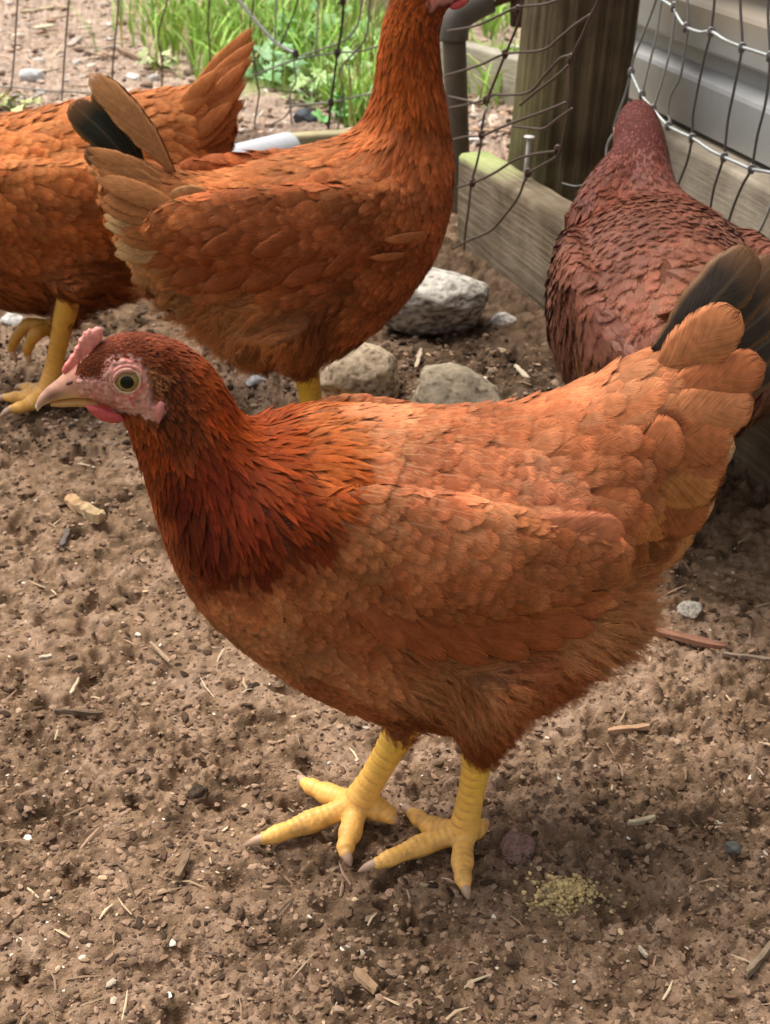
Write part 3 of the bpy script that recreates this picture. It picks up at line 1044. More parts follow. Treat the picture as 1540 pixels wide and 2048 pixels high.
class Hen:
    def __init__(s, name, label, ox, oy, heading):
        s.h = unit(P3([math.cos(heading), math.sin(heading), 0]))
        s.l = P3([-s.h[1], s.h[0], 0])
        s.o = P3([ox, oy, 0])
        s.root = empty(name, (ox, oy, 0), heading)
        tag(s.root, label, "hen", "hens in the run")
        s.mat = M_FEATH
        s.planar = True; s.fs = (1.0, 1.0); s.ck = 1.0; s.nk = 1.0; s.tk = 1.0; s.cl = 0.9; s.rk = {}
        s.camside = 1.0 if (CAMP - s.o) @ s.l > 0 else -1.0

    def loc(s, w):
        w = np.asarray(w, float) - s.o
        return np.stack([w @ s.h, w @ s.l, w[..., 2]], -1)

    def px(s, x, y, off=0.0):                 # photo point on the hen's own long plane (or one beside it)
        return s.loc(on_plane(x, y, s.o + s.l * off, s.l))

    def gpx(s, x, y, z=0.0):
        return s.loc(on_z(x, y, z))

    def rayl(s, x, y):
        d = ray(x, y)
        return P3([d @ s.h, d @ s.l, d[2]])

    def caml(s):
        return s.loc(CAMP)

    def stations_px(s, st, shrink=0.003):
        out = []
        for (tx, ty, bx, by, b) in st:
            T, B = s.px(tx, ty), s.px(bx, by)
            d = s.rayl((tx + bx) / 2, (ty + by) / 2)
            sv_ = P3([d[0], 0, d[2]]) / abs(d[1])
            e = np.linalg.norm(T - B) / 2; n = (T - B) / (2 * e)
            a = math.sqrt(max(e * e - (b * (sv_ @ n)) ** 2, (0.55 * e) ** 2))
            c = (T + B) / 2
            out.append(np.concatenate([c, n * max(a - shrink, 0.002), [max(b - shrink * .5, 0.002)]]))
        return np.array(out)

    def stations_m(s, st):
        out = []
        for (tx, tz, bx, bz, b) in st:
            T, B = P3([tx, 0, tz]), P3([bx, 0, bz])
            out.append(np.concatenate([(T + B) / 2, (T - B) / 2, [b]]))
        return np.array(out)

    def body(s, stations, extra, voxel=0.0038, smooth=5, face=None):
        S = catmull(stations, 90)
        th = np.linspace(0, 2 * math.pi, 36, endpoint=False)
        secs = []
        for r in S:
            c, n, b = r[:3], r[3:6], max(r[6], 0.0015)
            co = np.sign(np.cos(th)) * np.abs(np.cos(th)) ** 0.95
            secs.append(c + np.outer(co, n) + np.outer(np.sin(th), P3([0, b, 0])))
        mb = MB()
        mb.add(*loft(np.array(secs)))
        for (V, F) in extra: mb.add(V, F)
        me = remesh(np.vstack(mb.V), [np.vstack(f) for f in mb.F.values()], voxel, smooth)
        me.name = "body"
        s.me = me
        V = verts_np(me)
        s.bvh = BVHTree.FromPolygons([Vector(v) for v in V], [tuple(p.vertices) for p in me.polygons])
        s.V, s.N = V, normals_np(me)
        return me

    def hit(s, x, y):
        c, d = s.caml(), unit(s.rayl(x, y))
        r = s.bvh.ray_cast(Vector(c), Vector(d))
        if r[0] is None:
            p = s.px(x, y)
            q = s.bvh.find_nearest(Vector(p))
            return np.array(q[0]), np.array(q[1])
        return np.array(r[0]), np.array(r[1])

    def guides(s, G):
        """G rows: px,py,dx,dy,L,W,col,tilt,free,region,kind,shaft"""
        pos, dr, par, reg, kind, col = [], [], [], [], [], []
        for g in G:
            (x, y, dx, dy, L, W, c, tilt, free, rg, kd, shf) = g
            if kd == 2: L, W, tilt, free = L * 1.35, W * 1.9, tilt * 1.7, min(1.0, free * 1.3 + .12)
            p, n = s.hit(x, y)
            dl = math.hypot(dx, dy)
            c0 = s.caml(); d2 = s.rayl(x + 12 * dx / dl, y + 12 * dy / dl)
            den = d2 @ n
            t = (d2 * ((p - c0) @ n / den) + c0 - p) if abs(den) > 0.05 else P3([-1, 0, 0])
            if s.planar:
                t = s.px(x + 12 * dx / dl, y + 12 * dy / dl, p[1]) - s.px(x, y, p[1])
            t = unit(t - n * (t @ n))
            sg = -1.0 if p[1] < 0 else 1.0
            pos.append([p[0], abs(p[1]), p[2]]); dr.append([t[0], t[1] * sg, t[2]])
            par.append([L * .001 * s.fs[0], W * .001 * s.fs[1], math.radians(tilt), free, shf]); reg.append(rg); kind.append(kd); col.append(np.array(c) * s.ck * (s.nk if rg == 1 else s.rk.get(rg, 1.0)))
        s.g = dict(pos=np.array(pos), dir=np.array(dr), par=np.array(par), reg=np.array(reg), kind=np.array(kind), col=np.array(col))

    def field(s, P, k=6):
        g = s.g
        Q = P.copy(); sg = np.where(Q[:, 1] < 0, -1.0, 1.0); Q[:, 1] = np.abs(Q[:, 1])
        Q[:, 1] *= 0.6; gp = g['pos'] * P3([1, 0.6, 1])
        d2 = ((Q[:, None, :] - gp[None]) ** 2).sum(-1)
        w = 1.0 / (d2 + 1e-5) ** 2
        w /= w.sum(1, keepdims=True)
        D = w @ g['dir']; D[:, 1] *= sg
        near = d2.argmin(1)
        # sharper choice for region / kind, with a jittered border
        jn = (d2 * RNG.uniform(0.75, 1.3, d2.shape)).argmin(1)
        ws = 1.0 / (d2 + 8e-6) ** 2.4; ws /= ws.sum(1, keepdims=True)
        return D, w @ g['par'], g['reg'][near], g['kind'][jn], ws @ g['col']

    def scatter(s, ncand, dens=0.43, bare=None, seed=1, cjit=0.09, keep=None):
        rng = np.random.default_rng(seed)
        me = s.me
        V = s.V
        tris = []
        for p in me.polygons:
            v = p.vertices
            tris.append((v[0], v[1], v[2]))
            if len(v) == 4: tris.append((v[0], v[2], v[3]))
        tris = np.array(tris)
        a, b, c = V[tris[:, 0]], V[tris[:, 1]], V[tris[:, 2]]
        ar = np.linalg.norm(np.cross(b - a, c - a), axis=1)
        # weight candidates towards small-feather areas
        cen = (a + b + c) / 3
        _, par, _, _, _ = s.field(cen)
        wgt = ar / np.maximum(par[:, 0] * par[:, 1], 1e-6)
        idx = rng.choice(len(tris), ncand, p=wgt / wgt.sum())
        u, v = rng.random(ncand), rng.random(ncand)
        m = u + v > 1; u[m], v[m] = 1 - u[m], 1 - v[m]
        P = a[idx] + (b - a)[idx] * u[:, None] + (c - a)[idx] * v[:, None]
        Nn = unit(np.cross(b - a, c - a))[idx]
        D, par, reg, kind, col = s.field(P)
        ok = np.ones(ncand, bool)
        if bare is not None: ok &= ~bare(P)
        if keep is not None: ok &= keep(P)
        rad = dens * np.sqrt(par[:, 0] * par[:, 1])
        # variable radius dart throwing
        cell = 0.005
        gridd = {}
        sel = []
        ij = np.floor(P / cell).astype(int).tolist()
        PL, RL, OK = P.tolist(), rad.tolist(), ok.tolist()
        for i in range(ncand):
            if not OK[i]: continue
            r = RL[i]; k = 1 if r <= cell else 2
            x, y, z = ij[i]
            p0, p1, p2 = PL[i]; r2 = r * r
            good = True
            for dx in range(x - k, x + k + 1):
                for dy in range(y - k, y + k + 1):
                    for dz in range(z - k, z + k + 1):
                        c_ = gridd.get((dx, dy, dz))
                        if c_:
                            for (q0, q1, q2) in c_:
                                if (q0 - p0) ** 2 + (q1 - p1) ** 2 + (q2 - p2) ** 2 < r2:
                                    good = False; break
                        if not good: break
                    if not good: break
                if not good: break
            if good:
                gridd.setdefault((x, y, z), []).append((p0, p1, p2)); sel.append(i)
        sel = np.array(sel)
        P, Nn, D, par, reg, kind, col = P[sel], Nn[sel], D[sel], par[sel], reg[sel], kind[sel], col[sel]
        T = D - Nn * (D * Nn).sum(1, keepdims=True)
        T = unit(T)
        B = np.cross(Nn, T)
        aj = np.where(kind == 2, 0.32, 0.17)
        ang = rng.normal(0, 1, len(sel)) * aj
        T = T * np.cos(ang)[:, None] + B * np.sin(ang)[:, None]
        L = par[:, 0] * rng.uniform(0.82, 1.22, len(sel)); W = par[:, 1] * rng.uniform(0.8, 1.2, len(sel))
        tilt = par[:, 2] * s.tk * np.where(reg == 1, 0.72, 1.0) * rng.uniform(0.45, 1.15, len(sel))
        val = np.exp(rng.normal(0, 1, len(sel)) * np.where(reg == 1, cjit * 1.9, cjit))
        col = col * val[:, None]
        cl = fbm(P[:, 0] * 38, P[:, 1] * 38, P[:, 2] * 38, seed=seed, oct=3); col = col * (1 + s.cl * (cl - .5))[:, None]
        hue = rng.normal(0, 0.06, len(sel))
        col = col * np.stack([1 + 0 * hue, 1 + hue, 1 + hue * 1.5], -1)
        shaft = par[:, 4] * (rng.random(len(sel)) < 0.75)
        return dict(P=P, N=Nn, T=T, L=L, W=W, kind=kind, tilt=tilt, free=par[:, 3], col=np.clip(col, 0.003, 1), shaft=shaft, reg=reg)

    def plume(s, sc, names, parent=None):
        """one part per region"""
        made = {}
        for rg, nm in names.items():
            m = sc['reg'] == rg
            if not m.any(): continue
            groups = [(nm, m)]
            if nm == 'wing':
                groups = [(nm, m & (sc['P'][:, 1] > 0)), (nm, m & (sc['P'][:, 1] <= 0))]
            for nm_, mm in groups:
                if not mm.any(): continue
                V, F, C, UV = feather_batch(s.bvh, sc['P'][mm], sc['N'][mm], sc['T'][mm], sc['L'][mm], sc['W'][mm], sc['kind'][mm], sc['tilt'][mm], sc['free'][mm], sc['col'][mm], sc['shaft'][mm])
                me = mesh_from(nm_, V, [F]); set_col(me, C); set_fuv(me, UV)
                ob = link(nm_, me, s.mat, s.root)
                if nm_ != 'wing': ob["kind"] = "stuff"
                made.setdefault(nm_, []).append(ob)
        return made

    def big_feather(s, base, tip, width, col, mat, bend=0.0, face=None, kind=0, name="tail_feather", parent=None, shaft=0.6, camber=0.10, label=None, ragged=0.05):
        """one large feather from base to tip (hen-local points)"""
        base, tip = P3(base), P3(tip)
        R_, K_ = 20, 9
        v = np.linspace(0, 1, R_); cu = np.linspace(-1, 1, K_)
        ax = tip - base; L = np.linalg.norm(ax); ax = ax / L
        face = unit(P3(face if face is not None else [0, 1, 0]))
        face = unit(face - ax * (face @ ax)); sd = np.cross(face, ax)
        w = width_fn(v, np.array(kind)) * width / 2
        if kind == 0:
            w = np.where(v < 0.35, w * (0.55 + 0.45 * v / 0.35), w)
        ctr = base + np.outer(v * L, ax) + np.outer(bend * L * (v * v - v), sd) + np.outer(0.06 * L * np.sin(v * math.pi), face)
        rg = 1 + ragged * (RNG.random((R_, 1)) - .5) * np.array([1, 0.5, 0, 0, 0, 0, 0, .5, 1])[None, :] * 2
        V = ctr[:, None, :] + sd[None, None, :] * (w[:, None] * cu * rg)[..., None] - face * (camber * width * (w[:, None] / (w.max() + 1e-9)) * cu ** 2)[..., None]
        C = np.tile(np.append(np.array(col, float), shaft), (R_ * K_, 1))
        C[:, :3] *= (0.9 + 0.2 * RNG.random((R_ * K_, 1)))
        UV = np.stack(np.broadcast_arrays(cu[None, :], v[:, None], np.array([[RNG.random() * 0.98]])), -1).reshape(-1, 3)
        me = mesh_from(name, V.reshape(-1, 3), [grid_faces(R_, K_)]); set_col(me, C); set_fuv(me, UV)
        ob = link(name, me, mat, parent or s.root)
        sol = ob.modifiers.new("thick", 'SOLIDIFY'); sol.thickness = 0.0005
        if label: ob["label"] = label
        return ob

    # ---------------------------------------------------------------- legs
    def leg(s, hock, ankle, toes, r=0.0085, col=(0.86, 0.50, 0.075), toecol=(0.88, 0.48, 0.12), spur=None, dirt=0.45, voxel=0.0012):
        hock, ankle = P3(hock), P3(ankle)
        mb = MB()
        d = unit(ankle - hock)
        mb.add(*tube([hock - d * 0.025, hock, hock * 0.7 + ankle * 0.3, hock * .3 + ankle * .7, ankle, ankle + d * 0.004], [r * 1.2, r * 1.15, r * 0.98, r * 0.95, r * 1.15, r * 0.8], 18, 24))
        clawobjs = []
        segs = [(hock, ankle, r)]
        for t in toes:
            pts = [P3(p) for p in t]
            tp = pts[:-1]; n = len(tp)
            rad = np.linspace(r * 0.78, r * 0.48, n)
            Q = catmull(np.hstack([np.array([ankle] + tp), np.array([r * 0.85] + list(rad))[:, None]]), 26)
            k = np.linspace(0, 1, 26)
            Rr = Q[:, 3] * (1 + 0.085 * np.cos(k * 2 * math.pi * 2.6))     # joint pads
            mb.add(*tube(Q[:, :3], Rr, 14))
            end = tp[-1]; prev = tp[-2] if n > 1 else ankle
            mb.add(*tube([end - unit(end - prev) * 0.004, end, end + unit(pts[-1] - end) * 0.003], [rad[-1] * .98, rad[-1] * .95, rad[-1] * 0.5], 12, 6))
            clawobjs.append((end, pts[-1], rad[-1]))
            P_ = [ankle] + tp
            for a, b in zip(P_[:-1], P_[1:]): segs.append((a, b, r * .7))
        me = remesh(np.vstack(mb.V), [np.vstack(f) for f in mb.F.values()], voxel, 3)
        V, Nn = verts_np(me), normals_np(me)
        # scutes
        best = np.full(len(V), 9.0); ph = np.zeros(len(V)); sid = np.zeros(len(V), int); frontness = np.zeros(len(V))
        for i, (a, b, rr) in enumerate(segs):
            ab = b - a; Ln = np.linalg.norm(ab); t = np.clip((V - a) @ ab / Ln ** 2, 0, 1)
            dd = np.linalg.norm(V - (a + np.outer(t, ab)), axis=1) / rr
            m = dd < best
            best[m] = dd[m]; sid[m] = i
            step = 0.0062 if i == 0 else 0.0042
            ph[m] = (t[m] * Ln / step)
        f = ph - np.floor(ph)
        groove = np.exp(-((f - 0.5) / 0.13) ** 2)
        # scutes sit on the front of the shank and the top of the toes
        fw = np.where(sid == 0, np.clip(Nn[:, 0] * 1.1 + 0.35 + 0.25 * np.abs(Nn[:, 1]), 0, 1), np.clip(Nn[:, 2] * 1.4 + 0.1, 0, 1))
        n0 = fbm(V[:, 0] * 150, V[:, 1] * 150, V[:, 2] * 150, seed=8, oct=2)
        V2 = V + Nn * ((0.00036 * (f - .5) - 0.00045 * groove) * fw * (0.4 + 1.1 * n0))[:, None]
        me.vertices.foreach_set("co", V2.ravel().astype(np.float32))
        me.update()
        n1 = fbm(V[:, 0] * 120, V[:, 1] * 120, V[:, 2] * 120, seed=5, oct=3)
        C = np.where((sid == 0)[:, None], np.array(col), np.array(toecol))
        tz = np.clip((V[:, 2] - 0.008) / 0.05, 0, 1)[:, None]
        C = np.array(toecol) * (1 - tz) + np.array(col) * tz
        C = C * (0.82 + 0.4 * n1[:, None])
        gk = (groove * fw * np.where(sid == 0, 0.85, 0.3) * np.clip(n1 * 2.4 - .5, 0, 1))[:, None]
        C = C * (1 - gk) + np.array([0.55, 0.20, 0.07]) * gk
        dm = (np.clip((n1 - 0.50) * 6, 0, 1) * np.clip(1 - (V[:, 2] - 0.006) / 0.014, 0, 1) + 0.9 * np.clip(1 - (V[:, 2] - 0.0015) / 0.004, 0, 1)).clip(0, 1) * dirt
        C = C * (1 - dm[:, None]) + np.array([0.11, 0.07, 0.045]) * dm[:, None]
        set_col(me, C)
        ob = link("leg", me, M_LEG, s.root)
        for (e, tipp, rr) in clawobjs:
            m2 = MB()
            dv = tipp - e; Ln = np.linalg.norm(dv); dv = dv / Ln
            up = P3([0, 0, 1])
            pts = [e - dv * 0.002, e + dv * Ln * .35 + up * Ln * .06, e + dv * Ln * .7 + up * Ln * 0.04, tipp]
            V_, F_ = tube(pts, [rr * 0.8, rr * 0.72, rr * 0.5, rr * 0.1], 10, 10)
            k = np.linspace(0, 1, len(V_))[:, None]
            m2.add(V_, F_, np.array([0.52, 0.33, 0.22]) * (1 - 0.4 * k))
            m2.build("claw", M_HORN, ob)
        return ob


# ---- head furniture, designed on the foreground hen's profile (photo points), in head axes
def head_frame(E, tip):
    f = unit(P3(tip) - P3(E)); u = np.array([-f[2], 0, f[0]])
    if u[2] < 0: u = -u
    return np.array(E, float), f, u


class HeadKit:
    """2-D head coordinates (forward, up) in metres around the eye"""
    def __init__(s, hen, E, tip):
        s.hen = hen
        s.E, s.f, s.u = head_frame(E, tip)

    def to(s, p):
        q = np.asarray(p, float) - s.E
        return np.stack([q @ s.f, q @ s.u], -1)


def head_parts(hen, E, f, u, scale, K):
    """K: dict of designed outlines in head coordinates"""
    root = hen.root
    E = P3(E); f = unit(P3(f)); u = unit(P3(u)); l = P3([0, 1, 0])
    X = lambda a, b, c=0.0: E + scale * (f * a + u * b + l * c)
    th = np.linspace(0, 2 * math.pi, 20, endpoint=False)
    for nm in ("upper_beak", "lower_beak"):
        secs = []
        rows = catmull(np.array([[*T, *B, w] for (T, B, w) in K[nm]]), 18)
        for r in rows:
            c = (r[:2] + r[2:4]) / 2; n = (r[:2] - r[2:4]) / 2
            secs.append([X(c[0] + n[0] * math.cos(t), c[1] + n[1] * math.cos(t), r[4] * math.sin(t)) for t in th])
        V, F = loft(np.array(secs))
        k = np.concatenate([np.repeat(np.linspace(0, 1, 18), 20), [0, 1]])[:, None]
        ang = np.concatenate([np.tile(np.cos(th), 18), [0, 0]])[:, None]
        n1 = fbm(V[:, 0] * 150, V[:, 1] * 150, V[:, 2] * 150, seed=9, oct=3)[:, None]
        if nm == "upper_beak":
            C = np.array([0.60, 0.27, 0.16]) * (1 - k) + np.array([0.42, 0.24, 0.18]) * k
            cere = np.clip((0.42 - k) * 6, 0, 1)
            C = C * (1 - cere) + np.array([0.60, 0.25, 0.17]) * cere
            edge = np.clip(-ang - 0.35, 0, 1) * 1.3
            C = C * (1 - edge) + np.array([0.66, 0.43, 0.20]) * edge
            band = np.exp(-((k - 0.62) / 0.13) ** 2) * np.clip(0.9 - np.abs(ang), 0, 1)
            C = C * (1 - band) + np.array([0.15, 0.05, 0.035]) * band
            tipc = np.clip((k - 0.93) * 14, 0, 1)
            C = C * (1 - tipc) + np.array([0.7, 0.62, 0.5]) * tipc
            mo_ = np.clip((fbm(V[:, 0] * 170, V[:, 1] * 170, V[:, 2] * 170, seed=19, oct=3)[:, None] - .5) * 5, 0, 1) * np.clip(k * 2.2 - .3, 0, 1) * .6
            C = C * (1 - mo_) + np.array([0.22, 0.09, 0.06]) * mo_
        else:
            C = np.array([0.46, 0.22, 0.07]) * np.ones_like(k)
        C = C * (0.8 + 0.4 * n1)
        mb = MB(); mb.add(V, F, C)
        ob = mb.build(nm, M_HORN, root)
        if nm == "upper_beak":
            for sg in (1, -1):
                m2 = MB()
                c = X(*K['nostril'], sg * 0.0052)
                Vn, Fn = tube([c - f * 0.0022, c, c + f * 0.0022], [0.0004, 0.0012, 0.0004], 8, 8)
                m2.add(Vn, Fn, (0.10, 0.04, 0.025)); m2.build("nostril", M_HORN, ob)
    # comb: thick serrated blade
    out = np.array(K['comb'])
    c0 = out.mean(0)
    m = MB(); n = len(out)
    lay = []
    for (kk, yy) in ((0.72, -1.0), (0.94, -0.72), (1.0, 0.0), (0.94, 0.72), (0.72, 1.0)):
        lay.append(np.array([X(*(c0 + (p - c0) * kk), yy * 0.0024) for p in out]))
    m.add(*loft(np.array(lay)))
    me = remesh(np.vstack(m.V), [np.vstack(x) for x in m.F.values()], 0.0007, 2)
    V = verts_np(me); Nn = normals_np(me)
    wr = vnoise((V @ (f + 0.6 * u)) * 520, (V @ u) * 120, V[:, 1] * 200, seed=3)
    V = V + Nn * (0.0007 * (wr - .5))[:, None]
    me.vertices.foreach_set("co", V.ravel().astype(np.float32)); me.update()
    hgt = ((V - E) @ u / scale - out[:, 1].min()) / (out[:, 1].max() - out[:, 1].min())
    C = np.array([0.62, 0.10, 0.09]) * (1 - hgt[:, None]) + np.array([0.72, 0.28, 0.23]) * hgt[:, None]
    C = C * (0.65 + 0.7 * wr[:, None])
    set_col(me, np.clip(C, 0, 1)); link("comb", me, M_SKIN, root)
    for sg in (1, -1):
        # wattle and ear lobe, thin lobes hanging beside the throat
        for nm, key, thick, yo, colr in (("wattle", 'wattle', 0.0024, 0.0082, (0.44, 0.06, 0.06)), ("ear_lobe", 'lobe', 0.0022, 0.0150, (0.50, 0.17, 0.15))):
            out = np.array(K[key]); c0 = out.mean(0)
            lay = []
            for kk, yy in ((0.1, -1), (0.6, -0.85), (0.92, -0.45), (1, 0), (0.92, .45), (0.6, .85), (0.1, 1)):
                lay.append(np.array([X(*(c0 + (p - c0) * kk), sg * (yo + yy * thick)) for p in out]))
            m = MB(); V, F = loft(np.array(lay))
            n1 = fbm(V[:, 0] * 330, V[:, 1] * 330, V[:, 2] * 330, seed=4, oct=2)
            if key == 'lobe':     # sit on the skin
                q = hen.bvh.find_nearest(Vector(X(*c0, sg * 0.03)))
                V = V + (np.array(q[0]) - X(*c0, sg * yo)) * P3([0, 1, 0])
            m.add(V + (n1[:, None] - .5) * 0.0006, F, np.array(colr) * (0.6 + 0.9 * n1[:, None]))
            m.build(nm, M_SKIN, root)
        # eye
        q = hen.bvh.find_nearest(Vector(X(0, 0, sg * 0.03)))
        n = unit(P3([0, sg, 0]) + 0.10 * f + 0.05 * u)
        c = np.array(q[0]) + n * 0.0006
        re = 0.0080 * scale
        ctr = c - n * re * 0.72
        a = unit(np.cross(n, u)); b = np.cross(a, n)

        def cap(r, ang0, ang1, k=14, mseg=32):
            secs = []
            for an in np.linspace(ang0, ang1, k):
                t = np.linspace(0, 2 * math.pi, mseg, endpoint=False)
                secs.append(ctr + r * (math.cos(an) * n + math.sin(an) * (np.outer(np.cos(t), a) + np.outer(np.sin(t), b))))
            return loft(np.array(secs))
        m = MB(); m.add(*cap(re * 0.985, math.radians(52), math.radians(150)), (0.10, 0.06, 0.04))
        eye = m.build("eye", M_EYE, root)
        m = MB(); V, F = cap(re, math.radians(15), math.radians(53), 16)
        rad = np.linalg.norm((V - ctr) - np.outer((V - ctr) @ n, n), axis=1) / re
        n1 = fbm(V[:, 0] * 700, V[:, 1] * 700, V[:, 2] * 700, seed=6, oct=2)[:, None]
        k = np.clip((rad[:, None] - 0.3) / 0.4, 0, 1)
        m.add(V, F, (np.array([0.32, 0.185, 0.045]) * (1 - k) + np.array([0.25, 0.155, 0.062]) * k) * (0.6 + 0.8 * n1))
        m.build("iris", M_EYE, eye)
        m = MB(); m.add(*cap(re * 1.006, math.radians(0.5), math.radians(25), 8), (0.004, 0.004, 0.004)); m.build("pupil", M_EYE, eye)
        m = MB()
        t = np.linspace(0, 2 * math.pi, 41)
        rr = re * math.sin(math.radians(50))
        pts = ctr + n * re * math.cos(math.radians(46)) * 1.02 + np.outer(np.cos(t) * rr * 1.04, a) + np.outer(np.sin(t) * rr, b)
        m.add(*tube(pts, 0.0006 * scale, 8), (0.55, 0.41, 0.27)); m.build("eyelid", M_SKIN, eye)
        m = MB()
        ta = np.linspace(math.radians(18), math.radians(162), 21)
        pts = ctr + n * re * 0.76 + np.outer(np.cos(ta) * rr * 1.03, a) + np.outer(np.sin(ta) * rr * 0.98, b)
        m.add(*tube(pts, np.interp(np.linspace(0, 1, 21), [0, .2, .8, 1], [.0004, .0013, .0013, .0004]) * scale, 8), (0.44, 0.20, 0.16)); m.build("upper_lid", M_SKIN, eye)
        m = MB()
        pts = ctr + n * re * 0.50 + np.outer(np.cos(t) * rr * 1.30, a) + np.outer(np.sin(t) * rr * 1.22, b)
        m.add(*tube(pts, 0.0012 * scale, 8), (0.55, 0.23, 0.19)); m.build("eye_fold", M_SKIN, eye)


# colours (base colours of plumage)
ORG = (0.43, 0.142, 0.060); ORB = (0.51, 0.195, 0.088); MID = (0.33, 0.102, 0.038); RED = (0.13, 0.020, 0.006)
REO = (0.36, 0.080, 0.014); BRN = (0.24, 0.070, 0.024); TAN = (0.55, 0.30, 0.13); FLF = (0.42, 0.170, 0.070); DRK = (0.13, 0.035, 0.012)


# ================================================================== foreground hen (facing left)
hen = Hen("hen", "rust brown hen standing in profile in the foreground, facing left", 0.02, 0.685, math.radians(180 + 12))
ST1 = [(118, 745, 138, 800, .005), (150, 706, 165, 806, .009), (200, 668, 212, 820, .0125), (250, 650, 236, 838, .0150), (310, 653, 250, 866, .0160),
       (370, 674, 260, 905, .017), (425, 716, 272, 945, .020), (468, 775, 287, 990, .026), (503, 828, 300, 1040, .034), (545, 842, 318, 1098, .044),
       (600, 820, 347, 1166, .054), (680, 804, 400, 1240, .062), (780, 807, 482, 1310, .067), (880, 804, 600, 1385, .069), (980, 798, 740, 1440, .069),
       (1070, 788, 890, 1455, .066), (1140, 764, 1040, 1425, .060), (1200, 740, 1165, 1330, .053), (1250, 714, 1242, 1195, .045), (1305, 692, 1315, 1112, .034),
       (1365, 700, 1375, 1050, .024), (1415, 715, 1415, 960, .013)]
S1 = hen.stations_px(ST1)
near = hen.gpx(928, 1662, 0.012); farr = hen.gpx(716, 1606, 0.012)
hockN = hen.px(958, 1502, near[1]); hockF = hen.px(798, 1468, farr[1])


def thigh(hip, hock, r0, r1, lat=0.75):
    hip, hock = P3(hip), P3(hock)
    m = hip * .45 + hock * .55
    return tube([hip, m, hock, hock + (hock - m) * .06], [r0, r0 * .72, r1, r1 * .8], 20, 18, flat=lat)


def flank_pad(axis, half, thick, y0):
    """flattened lobe along axis points (local x,z), both sides"""
    res = []
    for sg in (1, -1):
        secs = []
        A = catmull(np.array([[*a, h, t, y] for a, h, t, y in zip(axis, half, thick, y0)]), 30)
        tg = unit(np.gradient(A[:, :2], axis=0))
        th = np.linspace(0, 2 * math.pi, 24, endpoint=False)
        for r, t in zip(A, tg):
            nrm = np.array([-t[1], t[0]])
            secs.append(np.stack([r[0] + nrm[0] * r[2] * np.cos(th), sg * (r[4] + r[3] * np.sin(th)), r[1] + nrm[1] * r[2] * np.cos(th)], -1))
        res.append(loft(np.array(secs)))
    return res


def wing_axis(hen, px_list, off):
    return [tuple(hen.px(x, y, hen.camside * off)[[0, 2]]) for x, y in px_list]


wa = wing_axis(hen, [(640, 1080), (730, 1090), (860, 1130), (1000, 1150), (1120, 1140), (1215, 1120), (1250, 1100)], 0.066)
pads = flank_pad(wa, [0.015, 0.030, 0.038, 0.036, 0.029, 0.019, 0.007], [0.007, 0.012, 0.015, 0.015, 0.012, 0.008, 0.003], [0.050, 0.057, 0.060, 0.061, 0.061, 0.059, 0.057])
hipN = hen.px(985, 1270, near[1] * 1.6); hipF = P3([hipN[0] + .01, -hipN[1], hipN[2]])
ex = pads + [thigh(hipN, hockN, 0.042, 0.0125), thigh(hipF, hockF, 0.042, 0.0125)]
# fluff behind the thigh
fl = tube([hen.px(1020, 1240, 0.02), hen.px(1130, 1240, 0.02), hen.px(1235, 1220, 0.02), hen.px(1290, 1205, 0.02)], [0.045, 0.036, 0.024, 0.010], 18, 14)
ex.append(fl); ex.append((fl[0] * P3([1, -1, 1]), [f[:, ::-1] for f in fl[1]]))
me1 = hen.body(S1, ex, 0.0034, 8)

E1 = hen.px(240, 737); TIP1 = hen.px(72, 820)
kit = HeadKit(hen, E1, TIP1)
h2 = lambda x, y: kit.to(hen.px(x, y))
K = dict(
    upper_beak=[(h2(178, 700), h2(192, 797), .0075), (h2(160, 715), h2(172, 796), .0070), (h2(138, 737), h2(148, 795), .0060), (h2(116, 758), h2(124, 798), .0048),
                (h2(94, 775), h2(104, 803), .0036), (h2(78, 793), h2(86, 811), .0023), (h2(70, 812), h2(75, 823), .0009)],
    lower_beak=[(h2(195, 794), h2(196, 814), .0062), (h2(165, 793), h2(166, 811), .0050), (h2(138, 795), h2(138, 812), .0040), (h2(115, 799), h2(116, 813), .0028), (h2(100, 804), h2(101, 812), .0012)],
    nostril=h2(140, 757),
    comb=[h2(x, y) for x, y in [(122, 742), (128, 728), (136, 724), (141, 711), (147, 708), (149, 693), (156, 692), (157, 677), (164, 675), (166, 660), (173, 664), (178, 654), (184, 660), (192, 652), (202, 655), (207, 666), (205, 680), (196, 690), (188, 702), (180, 715), (172, 728), (165, 742), (150, 752), (132, 752)]],
    wattle=[h2(x, y) for x, y in [(168, 797), (190, 798), (215, 806), (240, 816), (249, 826), (238, 832), (222, 833), (205, 829), (190, 821), (178, 811)]],
    lobe=[h2(x, y) for x, y in [(308, 784), (316, 776), (325, 782), (323, 800), (319, 812), (312, 824), (308, 812), (304, 798)]],
)
FACE = [h2(x, y) for x, y in [(140, 745), (170, 738), (196, 742), (204, 722), (216, 702), (245, 692), (275, 702), (292, 722), (298, 752), (300, 785), (322, 775), (330, 800), (316, 826), (290, 812), (262, 806), (235, 812), (205, 812), (150, 812)]]


def head_2d(P, E, f, u, scale):
    q = P - E
    return np.stack([q @ f, q @ u], -1) / scale


